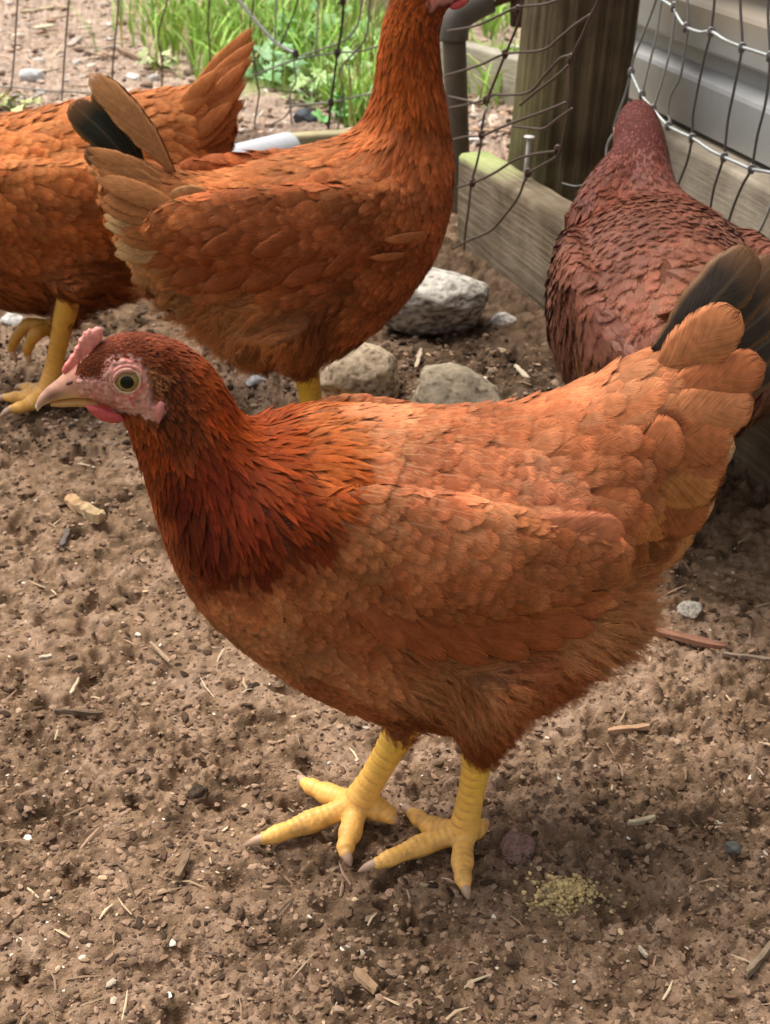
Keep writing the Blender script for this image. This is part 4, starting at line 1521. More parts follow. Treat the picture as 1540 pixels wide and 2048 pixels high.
def paint_body(hen, E, f, u, scale, base=(0.16, 0.05, 0.018)):
    V = hen.V
    q = head_2d(V, P3(E), P3(f), P3(u), scale)
    jq = q + 0.004 * np.stack([fbm(V[:, 0] * 300, V[:, 1] * 300, V[:, 2] * 300, seed=31, oct=2) - .5, fbm(V[:, 0] * 300, V[:, 1] * 300, V[:, 2] * 300, seed=37, oct=2) - .5], -1)
    m = in_poly(jq[:, 0], jq[:, 1], FACE) | ((q[:, 0] > 0.021) & (q[:, 0] < 0.08) & (np.abs(q[:, 1]) < 0.03))
    n1 = fbm(V[:, 0] * 160, V[:, 1] * 160, V[:, 2] * 160, seed=2, oct=3)[:, None]
    n2 = fbm(V[:, 0] * 60, V[:, 1] * 60, V[:, 2] * 60, seed=12, oct=2)[:, None]
    C = hen.field(V)[4] * 0.6
    skin = np.array([0.52, 0.25, 0.21]) * (0.25 + 1.4 * n1)
    red = np.clip((n2 - 0.5) * 4, 0, 1)
    skin = skin * (1 - red * .6) + np.array([0.55, 0.15, 0.13]) * red * .6
    C = np.where(m[:, None], skin, C)
    set_col(hen.me, C)
    return link("body", hen.me, M_BODY, hen.root)


def poly_dist(x, y, poly):
    d = np.full(len(x), 9.0)
    n = len(poly)
    for i in range(n):
        a, b = np.array(poly[i]), np.array(poly[(i + 1) % n])
        ab = b - a; t = np.clip(((x - a[0]) * ab[0] + (y - a[1]) * ab[1]) / (ab @ ab + 1e-12), 0, 1)
        d = np.minimum(d, np.hypot(x - a[0] - t * ab[0], y - a[1] - t * ab[1]))
    return d


def face_patch(hen, E, f, u, scale):
    E = P3(E); f = P3(f); u = P3(u)
    Fp = np.array(FACE)
    lo, hi = Fp.min(0) - .002, Fp.max(0) + .002
    nx, nz = 96, 72
    gx, gz_ = np.linspace(lo[0], hi[0], nx), np.linspace(lo[1], hi[1], nz)
    GX, GZ = np.meshgrid(gx, gz_, indexing='ij')
    X_, Z_ = GX.ravel(), GZ.ravel()
    jx = X_ + 0.0026 * (fbm(X_ * 500, Z_ * 500, seed=41, oct=2) - .5); jz = Z_ + 0.0026 * (fbm(X_ * 500, Z_ * 500, seed=43, oct=2) - .5)
    ins = in_poly(jx, jz, FACE)
    ed = np.hypot(X_, Z_)
    dedge = poly_dist(X_, Z_, FACE)
    for sg in (1, -1):
        P = np.zeros((len(X_), 3)); ok = ins.copy(); Nn = np.zeros_like(P)
        for i in np.nonzero(ins)[0]:
            o = E + scale * (f * X_[i] + u * Z_[i]) + P3([0, sg * 0.05, 0])
            r = hen.bvh.ray_cast(Vector(o), Vector((0, -sg, 0)), 0.055)
            if r[0] is None: ok[i] = False
            else: P[i] = r[0]; Nn[i] = r[1]
        n1 = fbm(X_ * 420, Z_ * 420, seed=5 + sg, oct=4); n2 = fbm(X_ * 150 + 3, Z_ * 150, seed=9, oct=3); n3 = fbm(X_ * 900, Z_ * 900, seed=15, oct=2)
        ringw = 0.5 + 0.5 * np.sin(ed * 2600 + 6 * n2)
        fold = np.clip(1 - np.abs(ed - 0.0125) / 0.006, 0, 1)
        P = P + Nn * (-0.0009 + 0.0014 * np.clip(dedge / .003, 0, 1) + 0.0016 * (n1 - .5) + 0.0007 * (n3 - .5) + 0.0005 * fold * ringw)[:, None]
        idx = -np.ones(len(X_), int); idx[ok] = np.arange(ok.sum())
        q = idx[grid_faces(nx, nz)]
        q = q[(q >= 0).all(1)]
        pink = np.array([0.54, 0.235, 0.185]); red = np.array([0.50, 0.10, 0.085]); pale = np.array([0.62, 0.38, 0.32]); grey = np.array([0.34, 0.17, 0.15])
        rw = np.clip((n2 - 0.50) * 5 + 0.9 * np.clip(1 - np.hypot(X_ + .011, Z_ - .001) / .009, 0, 1) + .8 * np.clip(1 - np.hypot(X_ - .022, Z_ + .006) / .014, 0, 1), 0, 1)[:, None]
        C = pink * (1 - rw) + red * rw
        gw = np.clip((0.47 - n1) * 6, 0, 1)[:, None] * .8
        C = C * (1 - gw) + grey * gw
        pw = np.clip((n1 - 0.58) * 7, 0, 1)[:, None] * .5
        C = C * (1 - pw) + pale * pw
        C = C * (0.75 + 0.5 * n3[:, None])
        me = mesh_from("face_skin", P[ok], [q]); set_col(me, C[ok])
        link("face_skin", me, M_SKIN, hen.root)


def bare_fn(E, f, u, scale):
    def fn(P):
        q = head_2d(P, P3(E), P3(f), P3(u), scale)
        return (in_poly(q[:, 0], q[:, 1], FACE) & (poly_dist(q[:, 0], q[:, 1], FACE) > 0.0022 * RNG.random(len(q)))) | ((q[:, 0] > 0.0235) & (q[:, 0] < 0.08) & (np.abs(q[:, 1]) < 0.03))
    return fn


head_parts(hen, kit.E, kit.f, kit.u, 1.0, K)

NK, BR_, BK, WG, FL = 1, 2, 3, 4, 5
REGN = {NK: "neck_hackle", BR_: "breast_plumage", BK: "back_plumage", WG: "wing", FL: "thigh_fluff"}
G1 = [
    # head
    (225, 668, 1, -.1, 5, 2.0, (0.36, 0.11, 0.055), 15, 0, NK, 1, 0), (290, 664, 1, .15, 6, 2.4, (0.40, 0.13, 0.065), 15, 0, NK, 1, 0), (350, 682, 1, .5, 8, 3, (0.36, 0.11, 0.05), 15, 0, NK, 1, 0),
    (260, 690, 1, -.1, 5, 2, (0.26, 0.075, 0.03), 15, 0, NK, 1, 0), (195, 715, 1, -.3, 4, 1.6, (0.22, 0.06, 0.02), 15, 0, NK, 1, 0), (320, 725, 1, .4, 8, 3, (0.16, 0.04, 0.015), 15, 0, NK, 1, 0),
    (308, 755, .8, .5, 6, 2.4, (0.40, 0.20, 0.085), 12, 0, NK, 1, 0), (285, 790, .6, .6, 5, 2.2, (0.34, 0.14, 0.07), 15, 0, NK, 1, 0), (265, 850, .25, 1, 9, 3.4, (0.30, 0.075, 0.02), 15, 0, NK, 1, 0),
    (330, 770, .6, 1, 9, 3.2, DRK, 8, 0, NK, 1, 0), (400, 730, .8, 1, 11, 4, (0.34, 0.085, 0.02), 15, 0, NK, 1, 0),
    # neck
    (300, 880, .2, 1, 13, 4.4, (0.28, 0.06, 0.014), 8, 0, NK, 1, 0), (350, 850, .4, 1, 14, 4.4, DRK, 8, 0, NK, 1, 0), (430, 800, .7, 1, 16, 5, (0.30, 0.06, 0.012), 8, 0, NK, 1, 0),
    (470, 810, .75, 1, 18, 5, REO, 7, 0, NK, 1, 0), (290, 960, .25, 1, 15, 5, (0.36, 0.09, 0.022), 8, 0, NK, 1, 0), (350, 960, .3, 1, 22, 4.8, RED, 8, 0, NK, 1, 0),
    (420, 920, .5, 1, 26, 4.8, RED, 8, 0, NK, 1, 0), (490, 890, .7, 1, 28, 5, (0.30, 0.06, 0.012), 8, 0, NK, 1, 0), (540, 880, 1, .75, 24, 5.4, REO, 7, 0, NK, 1, .1),
    (320, 1040, .3, 1, 16, 6, (0.32, 0.085, 0.024), 8, 0, NK, 1, 0), (400, 1040, .4, 1, 28, 5.4, (0.11, 0.018, 0.006), 8, 0, NK, 1, 0), (480, 1010, .6, 1, 30, 5.4, (0.13, 0.022, 0.007), 8, 0, NK, 1, 0),
    (560, 980, .9, .9, 25, 5.6, (0.20, 0.04, 0.010), 8, 0, NK, 1, 0), (610, 920, 1, .5, 28, 6, (0.52, 0.155, 0.035), 7, 0, NK, 1, .2), (650, 970, 1, .65, 26, 6, (0.40, 0.10, 0.018), 8, 0, NK, 1, .2),
    (430, 1115, .4, 1, 17, 9, (0.13, 0.024, 0.008), 8, 0, NK, 0, 0), (520, 1105, .6, 1, 18, 9, (0.15, 0.028, 0.009), 8, 0, NK, 0, 0), (380, 1130, .45, 1, 14, 8.5, (0.24, 0.065, 0.02), 8, 0, NK, 0, 0), (470, 1165, .5, 1, 15, 9, (0.26, 0.075, 0.026), 8, 0, BR_, 0, 0), (570, 1135, .7, .8, 16, 9, (0.28, 0.08, 0.028), 8, 0, BR_, 0, 0), (600, 1060, .9, .8, 22, 6, (0.16, 0.032, 0.009), 8, 0, NK, 1, 0),
    (640, 870, 1, .25, 28, 6.5, (0.60, 0.22, 0.065), 6, 0, NK, 1, .3), (580, 855, 1, .25, 26, 6, (0.58, 0.20, 0.055), 6, 0, NK, 1, .2),
    # back
    (660, 825, 1, .02, 24, 8, ORB, 5, 0, BK, 0, .4), (740, 830, 1, .05, 22, 10, ORB, 5, 0, BK, 0, .9), (740, 890, 1, .12, 20, 10, ORB, 6, 0, BK, 0, 1), (830, 840, 1, .05, 22, 12, ORG, 6, 0, BK, 0, .6),
    (930, 830, 1, .0, 24, 14, ORG, 6, 0, BK, 0, .3), (1030, 820, 1, -.05, 26, 15, ORG, 7, 0, BK, 0, .1), (1120, 800, 1, -.2, 28, 16, ORB, 7, 0, BK, 0, .1), (1200, 770, 1, -.35, 32, 17, ORB, 8, 0, BK, 0, .1),
    (1270, 730, 1, -.45, 32, 16, ORB, 8, .2, BK, 0, .1), (1060, 890, 1, .0, 26, 16, ORG, 7, 0, BK, 0, .1), (1160, 880, 1, -.1, 30, 18, ORG, 8, 0, BK, 0, .1),
    (1260, 830, 1, -.25, 34, 19, ORB, 8, .1, BK, 0, .1), (1340, 800, 1, -.3, 36, 19, ORG, 8, .3, BK, 0, .1), (1270, 930, 1, -.02, 34, 20, ORG, 9, .1, BK, 0, .1), (1360, 900, 1, -.1, 34, 19, ORG, 10, .3, BK, 0, .1),
    (1180, 980, 1, .15, 30, 20, ORG, 9, 0, BK, 0, .1), (1270, 1030, 1, .3, 32, 20, (0.40, 0.15, 0.05), 9, .1, BK, 0, .1), (1350, 1000, 1, .2, 32, 18, MID, 10, .3, BK, 0, .1), (1330, 1080, .9, .6, 26, 16, MID, 10, .3, BK, 0, .1),
    (1250, 1090, .8, .8, 26, 16, (0.28, 0.09, 0.03), 8, .1, BK, 0, .1), (1380, 1060, .9, .4, 24, 14, FLF, 12, .5, BK, 0, 0),
    # wing coverts
    (760, 950, 1, .3, 20, 11, ORG, 7, 0, WG, 0, 1), (850, 920, 1, .2, 22, 13, ORG, 7, 0, WG, 0, .9), (720, 1010, 1, .4, 19, 11, (0.46, 0.17, 0.07), 7, 0, WG, 0, .7), (820, 1000, 1, .35, 22, 13, ORG, 7, 0, WG, 0, .8),
    (930, 930, 1, .15, 24, 15, ORG, 7, 0, WG, 0, .5), (930, 1010, 1, .25, 24, 15, (0.50, 0.19, 0.08), 8, 0, WG, 0, .4), (1030, 970, 1, .15, 26, 18, (0.54, 0.21, 0.10), 8, 0, WG, 0, .4),
    (700, 1100, 1, .45, 16, 10, (0.44, 0.16, 0.06), 8, 0, WG, 0, .1), (800, 1090, 1, .35, 19, 12, (0.44, 0.15, 0.06), 9, 0, WG, 0, .1), (900, 1090, 1, .25, 21, 14, (0.44, 0.15, 0.06), 9, 0, WG, 0, .1),
    (1000, 1070, 1, .2, 23, 15, (0.42, 0.145, 0.055), 9, 0, WG, 0, .1), (760, 1170, 1, .5, 16, 10, MID, 9, 0, WG, 0, 0), (860, 1180, 1, .3, 18, 12, MID, 9, 0, WG, 0, 0), (960, 1170, 1, .2, 21, 14, MID, 9, 0, WG, 0, 0),
    (1060, 1150, 1, .1, 24, 15, (0.38, 0.13, 0.05), 9, 0, WG, 0, .1), (880, 1250, 1, .2, 17, 11, (0.27, 0.08, 0.028), 9, 0, WG, 0, 0), (980, 1240, 1, .05, 20, 12, (0.30, 0.09, 0.03), 9, 0, WG, 0, 0), (1080, 1210, 1, -.1, 24, 14, (0.34, 0.11, 0.04), 8, 0, WG, 0, .2),
    # breast
    (330, 1110, .35, 1, 12, 8, MID, 8, 0, BR_, 0, 0), (380, 1190, .5, 1, 12, 8.5, (0.42, 0.15, 0.055), 8, 0, BR_, 0, 0), (450, 1200, .5, 1, 13, 9, (0.42, 0.15, 0.06), 8, 0, BR_, 0, 0), (440, 1260, .7, .8, 12, 8.5, (0.44, 0.17, 0.07), 8, 0, BR_, 0, 0),
    (540, 1180, .8, .7, 14, 9, (0.42, 0.15, 0.055), 8, 0, BR_, 0, 0), (620, 1150, .9, .6, 16, 9, (0.40, 0.14, 0.05), 8, 0, BR_, 0, 0), (530, 1260, .8, .7, 13, 9, (0.46, 0.18, 0.075), 8, 0, BR_, 0, 0), (610, 1230, .9, .5, 15, 8.5, MID, 8, 0, BR_, 0, 0),
    (520, 1320, .9, .6, 12, 8.5, (0.46, 0.18, 0.075), 8, 0, BR_, 0, 0), (620, 1310, .9, .5, 14, 9.5, (0.48, 0.19, 0.08), 8, 0, BR_, 0, 0), (620, 1370, 1, .45, 13, 9, MID, 8, 0, BR_, 0, 0), (700, 1290, 1, .4, 16, 8, MID, 8, 0, BR_, 0, 0),
    (700, 1360, 1, .4, 14, 9, (0.44, 0.17, 0.07), 8, 0, BR_, 0, 0), (720, 1420, 1, .3, 14, 8, MID, 8, 0, BR_, 0, 0),
    # belly, thigh
    (780, 1300, 1, .35, 24, 5, (0.42, 0.15, 0.06), 8, .1, FL, 2, 0), (800, 1380, 1, .5, 22, 5, FLF, 9, .1, FL, 2, 0), (880, 1340, 1, .45, 24, 5, FLF, 9, .1, FL, 2, 0), (900, 1420, .9, .6, 20, 5, FLF, 9, .1, FL, 2, 0),
    (960, 1330, .9, .6, 24, 5, FLF, 9, .1, FL, 2, 0), (960, 1400, .7, .8, 20, 5, (0.44, 0.18, 0.075), 9, .1, FL, 2, 0), (950, 1470, .3, 1, 16, 4, BRN, 9, .2, FL, 2, 0), (1040, 1330, 1, .7, 22, 5, (0.34, 0.115, 0.045), 10, .2, FL, 2, 0),
    (1040, 1420, .6, 1, 18, 5, MID, 10, .3, FL, 2, 0), (1110, 1280, 1, .35, 26, 5, (0.52, 0.22, 0.095), 11, .2, FL, 2, 0), (1120, 1360, .9, .8, 22, 5, MID, 12, .4, FL, 2, 0), (1190, 1240, 1, .3, 26, 5, (0.54, 0.24, 0.10), 12, .4, FL, 2, 0),
    (1220, 1290, 1, .7, 22, 4.5, FLF, 12, .6, FL, 2, 0), (1260, 1210, 1, .1, 22, 4.5, (0.50, 0.24, 0.11), 14, .8, FL, 2, 0), (1230, 1180, 1, 0, 22, 5, (0.44, 0.18, 0.075), 12, .5, FL, 2, 0), (820, 1440, 1, .3, 15, 5, BRN, 8, 0, FL, 2, 0),
]
hen.fs = (0.92, 0.86); hen.ck = np.array([0.80, 0.68, 0.66]); hen.nk = np.array([0.72, 0.64, 0.64]); hen.tk = 1.25; hen.cl = 1.3; hen.rk = {2: np.array([0.86, 0.93, 0.97]), 5: np.array([1.0, 1.06, 1.08]), 4: np.array([0.92, 1.02, 1.08]), 3: np.array([0.92, 1.03, 1.02])}
hen.guides(G1)
paint_body(hen, kit.E, kit.f, kit.u, 1.0)
face_patch(hen, kit.E, kit.f, kit.u, 1.0)
sc = hen.scatter(170000, 0.235, bare_fn(kit.E, kit.f, kit.u, 1.0), 3)
made1 = hen.plume(sc, REGN)

# tail of the foreground hen
BLK = (0.020, 0.018, 0.016)
def tf(h, bx, by, tx, ty, wpx, col, mat, o0, o1, bend=0.0, label=None, face=None, kind=0, **kw):
    b = h.px(bx, by, h.camside * o0); t = h.px(tx, ty, h.camside * o1)
    if o0 > 0.009:
        hp_, hn_ = h.hit(bx, by); b = hp_ - hn_ * 0.005
    mm = np.linalg.norm(t - b) / max(math.hypot(tx - bx, ty - by), 1)
    fc = face if face is not None else (0.15, h.camside, 0.35)
    return h.big_feather(b, t, wpx * mm, col, mat, bend * h.camside, fc, label=label, kind=kind, **kw)


for i, (bx, by, tx, ty, w, o0, o1, bd) in enumerate([(1310, 705, 1512, 498, 118, 0.000, -0.006, 0.10), (1345, 730, 1556, 512, 90, -0.004, -0.012, 0.08), (1370, 750, 1580, 580, 86, -0.006, -0.016, 0.04), (1390, 780, 1590, 640, 80, -0.006, -0.020, 0.02), (1400, 810, 1580, 700, 76, -0.008, -0.024, 0.0)]):
    tf(hen, bx, by, tx, ty, w, (0.030, 0.025, 0.022), M_BLACK, o0, o1, bd, label="black tail feather with brown rim")
for i, (bx, by, tx, ty, w, o0, o1, bd, c) in enumerate([
        (1300, 745, 1480, 622, 116, 0.012, 0.016, 0.05, ORB), (1310, 800, 1532, 728, 108, 0.014, 0.020, 0.03, ORG), (1300, 850, 1508, 800, 118, 0.020, 0.026, 0.0, ORB), (1285, 880, 1470, 868, 118, 0.026, 0.032, -.03, ORG),
        (1290, 930, 1460, 915, 110, 0.026, 0.030, -.08, ORG), (1270, 960, 1440, 965, 110, 0.030, 0.034, -.1, (0.44, 0.17, 0.06)), (1270, 1000, 1420, 1030, 100, 0.032, 0.034, -.12, MID), (1250, 900, 1370, 880, 110, 0.036, 0.040, -.03, ORG),
        (1350, 900, 1470, 895, 80, -0.01, -0.016, -.05, (0.6, 0.36, 0.2)), (1330, 1000, 1428, 1010, 80, -0.01, -0.016, -.05, (0.6, 0.36, 0.2)), (1300, 1060, 1385, 1085, 70, 0.01, 0.012, -.1, (0.5, 0.22, 0.09))]):
    tf(hen, bx, by, tx, ty, w, np.array(c) * hen.ck * np.array([0.94, 1.06, 1.04]), M_QUILL, o0, o1, bd, shaft=.12)
# flight feathers showing at the rear of the folded wing
wings = made1.get('wing', [])
for wi, wob in enumerate(wings):
    sgn = hen.camside if wi == (0 if hen.camside > 0 else 1) else -hen.camside
    for (bx, by, tx, ty, w, lift, c) in [(1075, 1190, 1205, 1215, 62, .004, (0.36, 0.12, 0.05)), (1060, 1165, 1230, 1185, 70, .005, (0.40, 0.145, 0.066)), (1050, 1130, 1244, 1150, 76, .006, (0.42, 0.155, 0.074)), (1040, 1095, 1246, 1112, 82, .007, (0.44, 0.165, 0.082)),
                                        (1010, 1060, 1226, 1078, 90, .008, (0.46, 0.175, 0.090)), (1000, 1215, 1172, 1248, 56, .008, (0.33, 0.105, 0.040)), (930, 1225, 1112, 1276, 56, .009, (0.30, 0.092, 0.033)), (860, 1225, 1045, 1300, 56, .010, (0.27, 0.08, 0.028)),
                                        (790, 1215, 965, 1306, 54, .010, (0.26, 0.075, 0.026)), (730, 1200, 885, 1298, 50, .009, (0.26, 0.075, 0.026)), (680, 1180, 810, 1280, 46, .007, (0.28, 0.085, 0.03))]:
        hp_, hn_ = hen.hit(bx, by); b = hp_ - hn_ * 0.005
        hp_, hn_ = hen.hit(tx, ty); t = hp_ + hn_ * lift
        if sgn != hen.camside: b, t = b * P3([1, -1, 1]), t * P3([1, -1, 1])
        mm = 0.00029
        hen.big_feather(b, t, w * mm, np.array(c) * hen.ck, M_QUILL, 0.05 * sgn, (0, sgn, 0.12), name="wing_feather", parent=wob, shaft=.12, camber=.14)

# legs and feet of the foreground hen
def G(h, x, y, z=0.006): return h.gpx(x, y, z)


hen.leg(hockN, near, [[G(hen, 850, 1688), G(hen, 790, 1712), G(hen, 752, 1728, .005), G(hen, 716, 1744, .001)],
                      [G(hen, 925, 1718), G(hen, 926, 1752), G(hen, 930, 1772, .005), G(hen, 937, 1800, .001)],
                      [G(hen, 868, 1655), G(hen, 842, 1640), G(hen, 822, 1625, .006), G(hen, 803, 1612, .004)],
                      [G(hen, 955, 1655), G(hen, 968, 1648, .006), G(hen, 976, 1643, .003)]], 0.0088)
hen.leg(hockF, farr, [[G(hen, 630, 1640), G(hen, 565, 1664), G(hen, 525, 1678, .005), G(hen, 490, 1692, .001)],
                      [G(hen, 702, 1660), G(hen, 692, 1690), G(hen, 692, 1708, .005), G(hen, 702, 1733, .001)],
                      [G(hen, 660, 1590), G(hen, 628, 1576), G(hen, 610, 1566, .006), G(hen, 594, 1552, .004)],
                      [G(hen, 765, 1622, .008), G(hen, 786, 1638, .006), G(hen, 800, 1648, .003)]], 0.0094)
HEN1 = hen

# ================================================================== tall hen in the middle (facing right, head cut by the frame)
hen = Hen("hen", "tall rust brown hen behind, facing right with its neck stretched up out of the picture", -0.055, 1.242, math.radians(12))
ST2 = [(930, -62, 942, -18, .006), (905, -88, 925, 2, .010), (868, -104, 905, 18, .0145), (826, -96, 892, 34, .0165), (795, -60, 886, 62, .0175), (772, 0, 885, 95, .019), (756, 55, 888, 135, .021), (747, 120, 893, 175, .025),
       (738, 185, 903, 235, .032), (716, 242, 911, 305, .042), (680, 270, 910, 385, .052), (620, 288, 895, 465, .060), (550, 308, 858, 545, .066), (480, 328, 795, 625, .069), (420, 340, 715, 690, .069),
       (370, 343, 620, 735, .065), (330, 332, 505, 735, .058), (290, 318, 405, 675, .050), (255, 308, 325, 605, .041), (222, 308, 270, 530, .030), (195, 310, 220, 440, .017)]
S2 = hen.stations_px(ST2)
cs = hen.camside
nearA = hen.gpx(628, 882, 0.012); farA = hen.gpx(632, 850, 0.012); farA[1] = -nearA[1] if abs(nearA[1]) > .01 else farA[1]
nearA[1] = cs * 0.028; farA[1] = -cs * 0.028
hk = hen.px(612, 742, cs * 0.028); hkf = P3([hk[0] + .01, -hk[1], hk[2]])
wa = wing_axis(hen, [(850, 430), (790, 440), (690, 460), (570, 470), (450, 470), (350, 470), (300, 480)], 0.066)
ex = flank_pad(wa, [0.013, 0.030, 0.040, 0.041, 0.036, 0.025, 0.010], [0.006, 0.011, 0.014, 0.014, 0.012, 0.008, 0.004], [0.048, 0.056, 0.060, 0.061, 0.058, 0.053, 0.048])
hp = hen.px(560, 620, cs * 0.045)
ex += [thigh(hp, hk, 0.045, 0.014), thigh(hp * P3([1, -1, 1]), hkf, 0.045, 0.014)]
hen.body(S2, ex, 0.0042, 5)
# head frame from the neck's top
E2 = hen.px(898, -48); T2 = hen.px(985, -2)
_, f2, u2 = head_frame(E2, T2)
sc2 = 1.0
head_parts(hen, E2, f2, u2, sc2, K)
NR = (0.36, 0.085, 0.018); NB = (0.25, 0.055, 0.013)
G2 = [
    (850, -40, -.6, .6, 9, 3.2, NR, 8, 0, NK, 1, 0), (890, 20, -.1, 1, 9, 3.2, NB, 8, 0, NK, 1, 0), (800, 20, -.2, 1, 14, 4.6, NR, 8, 0, NK, 1, 0), (850, 60, -.05, 1, 15, 4.8, NB, 8, 0, NK, 1, 0),
    (770, 90, -.1, 1, 18, 5, NR, 8, 0, NK, 1, 0), (830, 110, -.15, 1, 19, 5.4, NR, 8, 0, NK, 1, 0), (880, 120, .0, 1, 17, 5.4, NB, 8, 0, NK, 1, 0), (760, 170, -.15, 1, 22, 5.6, NR, 8, 0, NK, 1, 0),
    (810, 180, -.25, 1, 24, 6, NR, 8, 0, NK, 1, 0), (870, 190, -.1, 1, 22, 6.5, (0.32, 0.08, 0.02), 8, 0, NK, 1, 0), (740, 240, -.7, .8, 26, 6.5, (0.42, 0.12, 0.035), 8, 0, NK, 1, 0), (800, 260, -.5, 1, 26, 7, (0.36, 0.10, 0.032), 8, 0, NK, 1, 0),
    (870, 270, -.2, 1, 22, 8, (0.38, 0.11, 0.036), 8, 0, NK, 0, 0), (900, 320, -.2, 1, 20, 9, (0.40, 0.12, 0.04), 8, 0, BR_, 0, 0),
    (660, 290, -1, .25, 28, 9, (0.46, 0.16, 0.055), 7, 0, BK, 0, .1), (560, 320, -1, .3, 28, 12, (0.44, 0.15, 0.05), 7, 0, BK, 0, .1), (460, 345, -1, .25, 28, 13, (0.44, 0.15, 0.05), 8, 0, BK, 0, 0), (380, 355, -1, .1, 28, 13, (0.46, 0.16, 0.055), 8, 0, BK, 0, 0),
    (320, 360, -1, -.1, 28, 13, (0.48, 0.18, 0.065), 9, .1, BK, 0, 0), (270, 350, -1, -.3, 30, 13, (0.52, 0.21, 0.08), 9, .2, BK, 0, 0), (250, 420, -1, .1, 28, 14, (0.50, 0.20, 0.075), 10, .2, BK, 0, 0),
    (300, 420, -1, .2, 28, 14, (0.44, 0.15, 0.05), 9, .1, BK, 0, 0), (260, 490, -.9, .5, 26, 12, (0.58, 0.29, 0.12), 11, .3, BK, 0, 0), (300, 540, -.7, .8, 24, 11, (0.44, 0.17, 0.06), 11, .3, BK, 0, 0),
    (760, 340, -.9, .5, 26, 11, (0.38, 0.125, 0.045), 8, 0, WG, 0, .1), (680, 370, -1, .4, 28, 14, (0.36, 0.115, 0.042), 8, 0, WG, 0, .1), (590, 400, -1, .35, 28, 15, (0.36, 0.11, 0.04), 8, 0, WG, 0, .1), (500, 410, -1, .3, 28, 15, (0.36, 0.11, 0.04), 8, 0, WG, 0, .1),
    (400, 430, -1, .3, 28, 14, (0.36, 0.115, 0.04), 9, 0, WG, 0, 0), (830, 380, -.7, .8, 20, 10, (0.36, 0.115, 0.042), 8, 0, WG, 0, 0), (740, 440, -.95, .4, 24, 13, (0.28, 0.085, 0.032), 8, 0, WG, 0, .1), (640, 470, -1, .3, 26, 14, (0.27, 0.08, 0.03), 8, 0, WG, 0, 0),
    (540, 480, -1, .25, 28, 15, (0.29, 0.085, 0.03), 8, 0, WG, 0, 0), (440, 490, -1, .2, 28, 15, (0.29, 0.085, 0.03), 9, 0, WG, 0, 0), (350, 490, -1, .2, 28, 14, (0.32, 0.10, 0.033), 9, .1, WG, 0, 0),
    (820, 470, -.8, .6, 18, 9, (0.30, 0.09, 0.032), 8, 0, WG, 0, .2), (700, 530, -1, .15, 22, 11, (0.24, 0.068, 0.024), 8, 0, WG, 0, 0), (580, 550, -1, .1, 26, 13, (0.24, 0.068, 0.024), 8, 0, WG, 0, 0), (450, 550, -1, .1, 26, 13, (0.23, 0.066, 0.022), 8, 0, WG, 0, 0),
    (890, 420, -.4, 1, 16, 9, (0.36, 0.11, 0.038), 8, 0, BR_, 0, 0), (870, 510, -.6, .8, 15, 9, (0.34, 0.105, 0.036), 8, 0, BR_, 0, 0), (800, 570, -.8, .6, 16, 9, (0.34, 0.105, 0.036), 8, 0, BR_, 0, 0), (740, 620, -.9, .5, 18, 8, (0.35, 0.11, 0.038), 8, 0, BR_, 0, 0),
    (700, 610, -1, .4, 26, 8, (0.36, 0.12, 0.042), 9, 0, FL, 2, 0), (640, 660, -.7, .8, 26, 8, (0.36, 0.12, 0.042), 9, 0, FL, 2, 0), (560, 620, -.8, .6, 30, 9, (0.44, 0.17, 0.06), 10, .1, FL, 2, 0), (500, 640, -.7, .8, 30, 9, (0.50, 0.21, 0.08), 10, .2, FL, 2, 0),
    (430, 620, -.7, .8, 30, 9, (0.46, 0.18, 0.065), 11, .3, FL, 2, 0), (360, 600, -.8, .6, 28, 9, (0.50, 0.24, 0.10), 12, .5, FL, 2, 0), (420, 690, -.5, 1, 26, 8, (0.46, 0.19, 0.07), 11, .4, FL, 2, 0), (500, 720, -.3, 1, 24, 8, (0.40, 0.15, 0.05), 10, .3, FL, 2, 0),
    (580, 710, -.2, 1, 20, 6, (0.36, 0.125, 0.042), 9, .1, FL, 2, 0), (620, 735, 0, 1, 16, 5, (0.33, 0.11, 0.036), 9, .1, FL, 2, 0), (330, 640, -.8, .6, 26, 8, (0.56, 0.33, 0.17), 12, .6, FL, 2, 0),
]
hen.fs = (1.08, 0.92); hen.ck = np.array([0.78, 0.74, 0.72]); hen.tk = 1.1; hen.cl = 1.6
hen.guides(G2)
paint_body(hen, E2, f2, u2, sc2)
face_patch(hen, E2, f2, u2, sc2)
sc = hen.scatter(100000, 0.245, bare_fn(E2, f2, u2, sc2), 5)
made2 = hen.plume(sc, REGN)
GRN = (0.012, 0.020, 0.016)
tf(hen, 262, 330, 140, 205, 78, GRN, M_BLACK, 0.0, -0.004, -0.10, label="glossy black tail feather")
tf(hen, 280, 345, 168, 300, 60, GRN, M_BLACK, 0.004, -0.0, 0.0, label="black tail feather tucked under the others")
tf(hen, 285, 330, 190, 175, 62, GRN, M_BLACK, -0.004, -0.010, -0.05, label="glossy black tail feather")
tf(hen, 345, 345, 178, 146, 62, (0.36, 0.17, 0.07), M_QUILL, 0.006, 0.002, -0.05, label="tan tail feather with a dark rim", shaft=.1)
tf(hen, 350, 350, 196, 150, 50, (0.07, 0.025, 0.012), M_QUILL, 0.002, -0.004, -0.08, shaft=0)
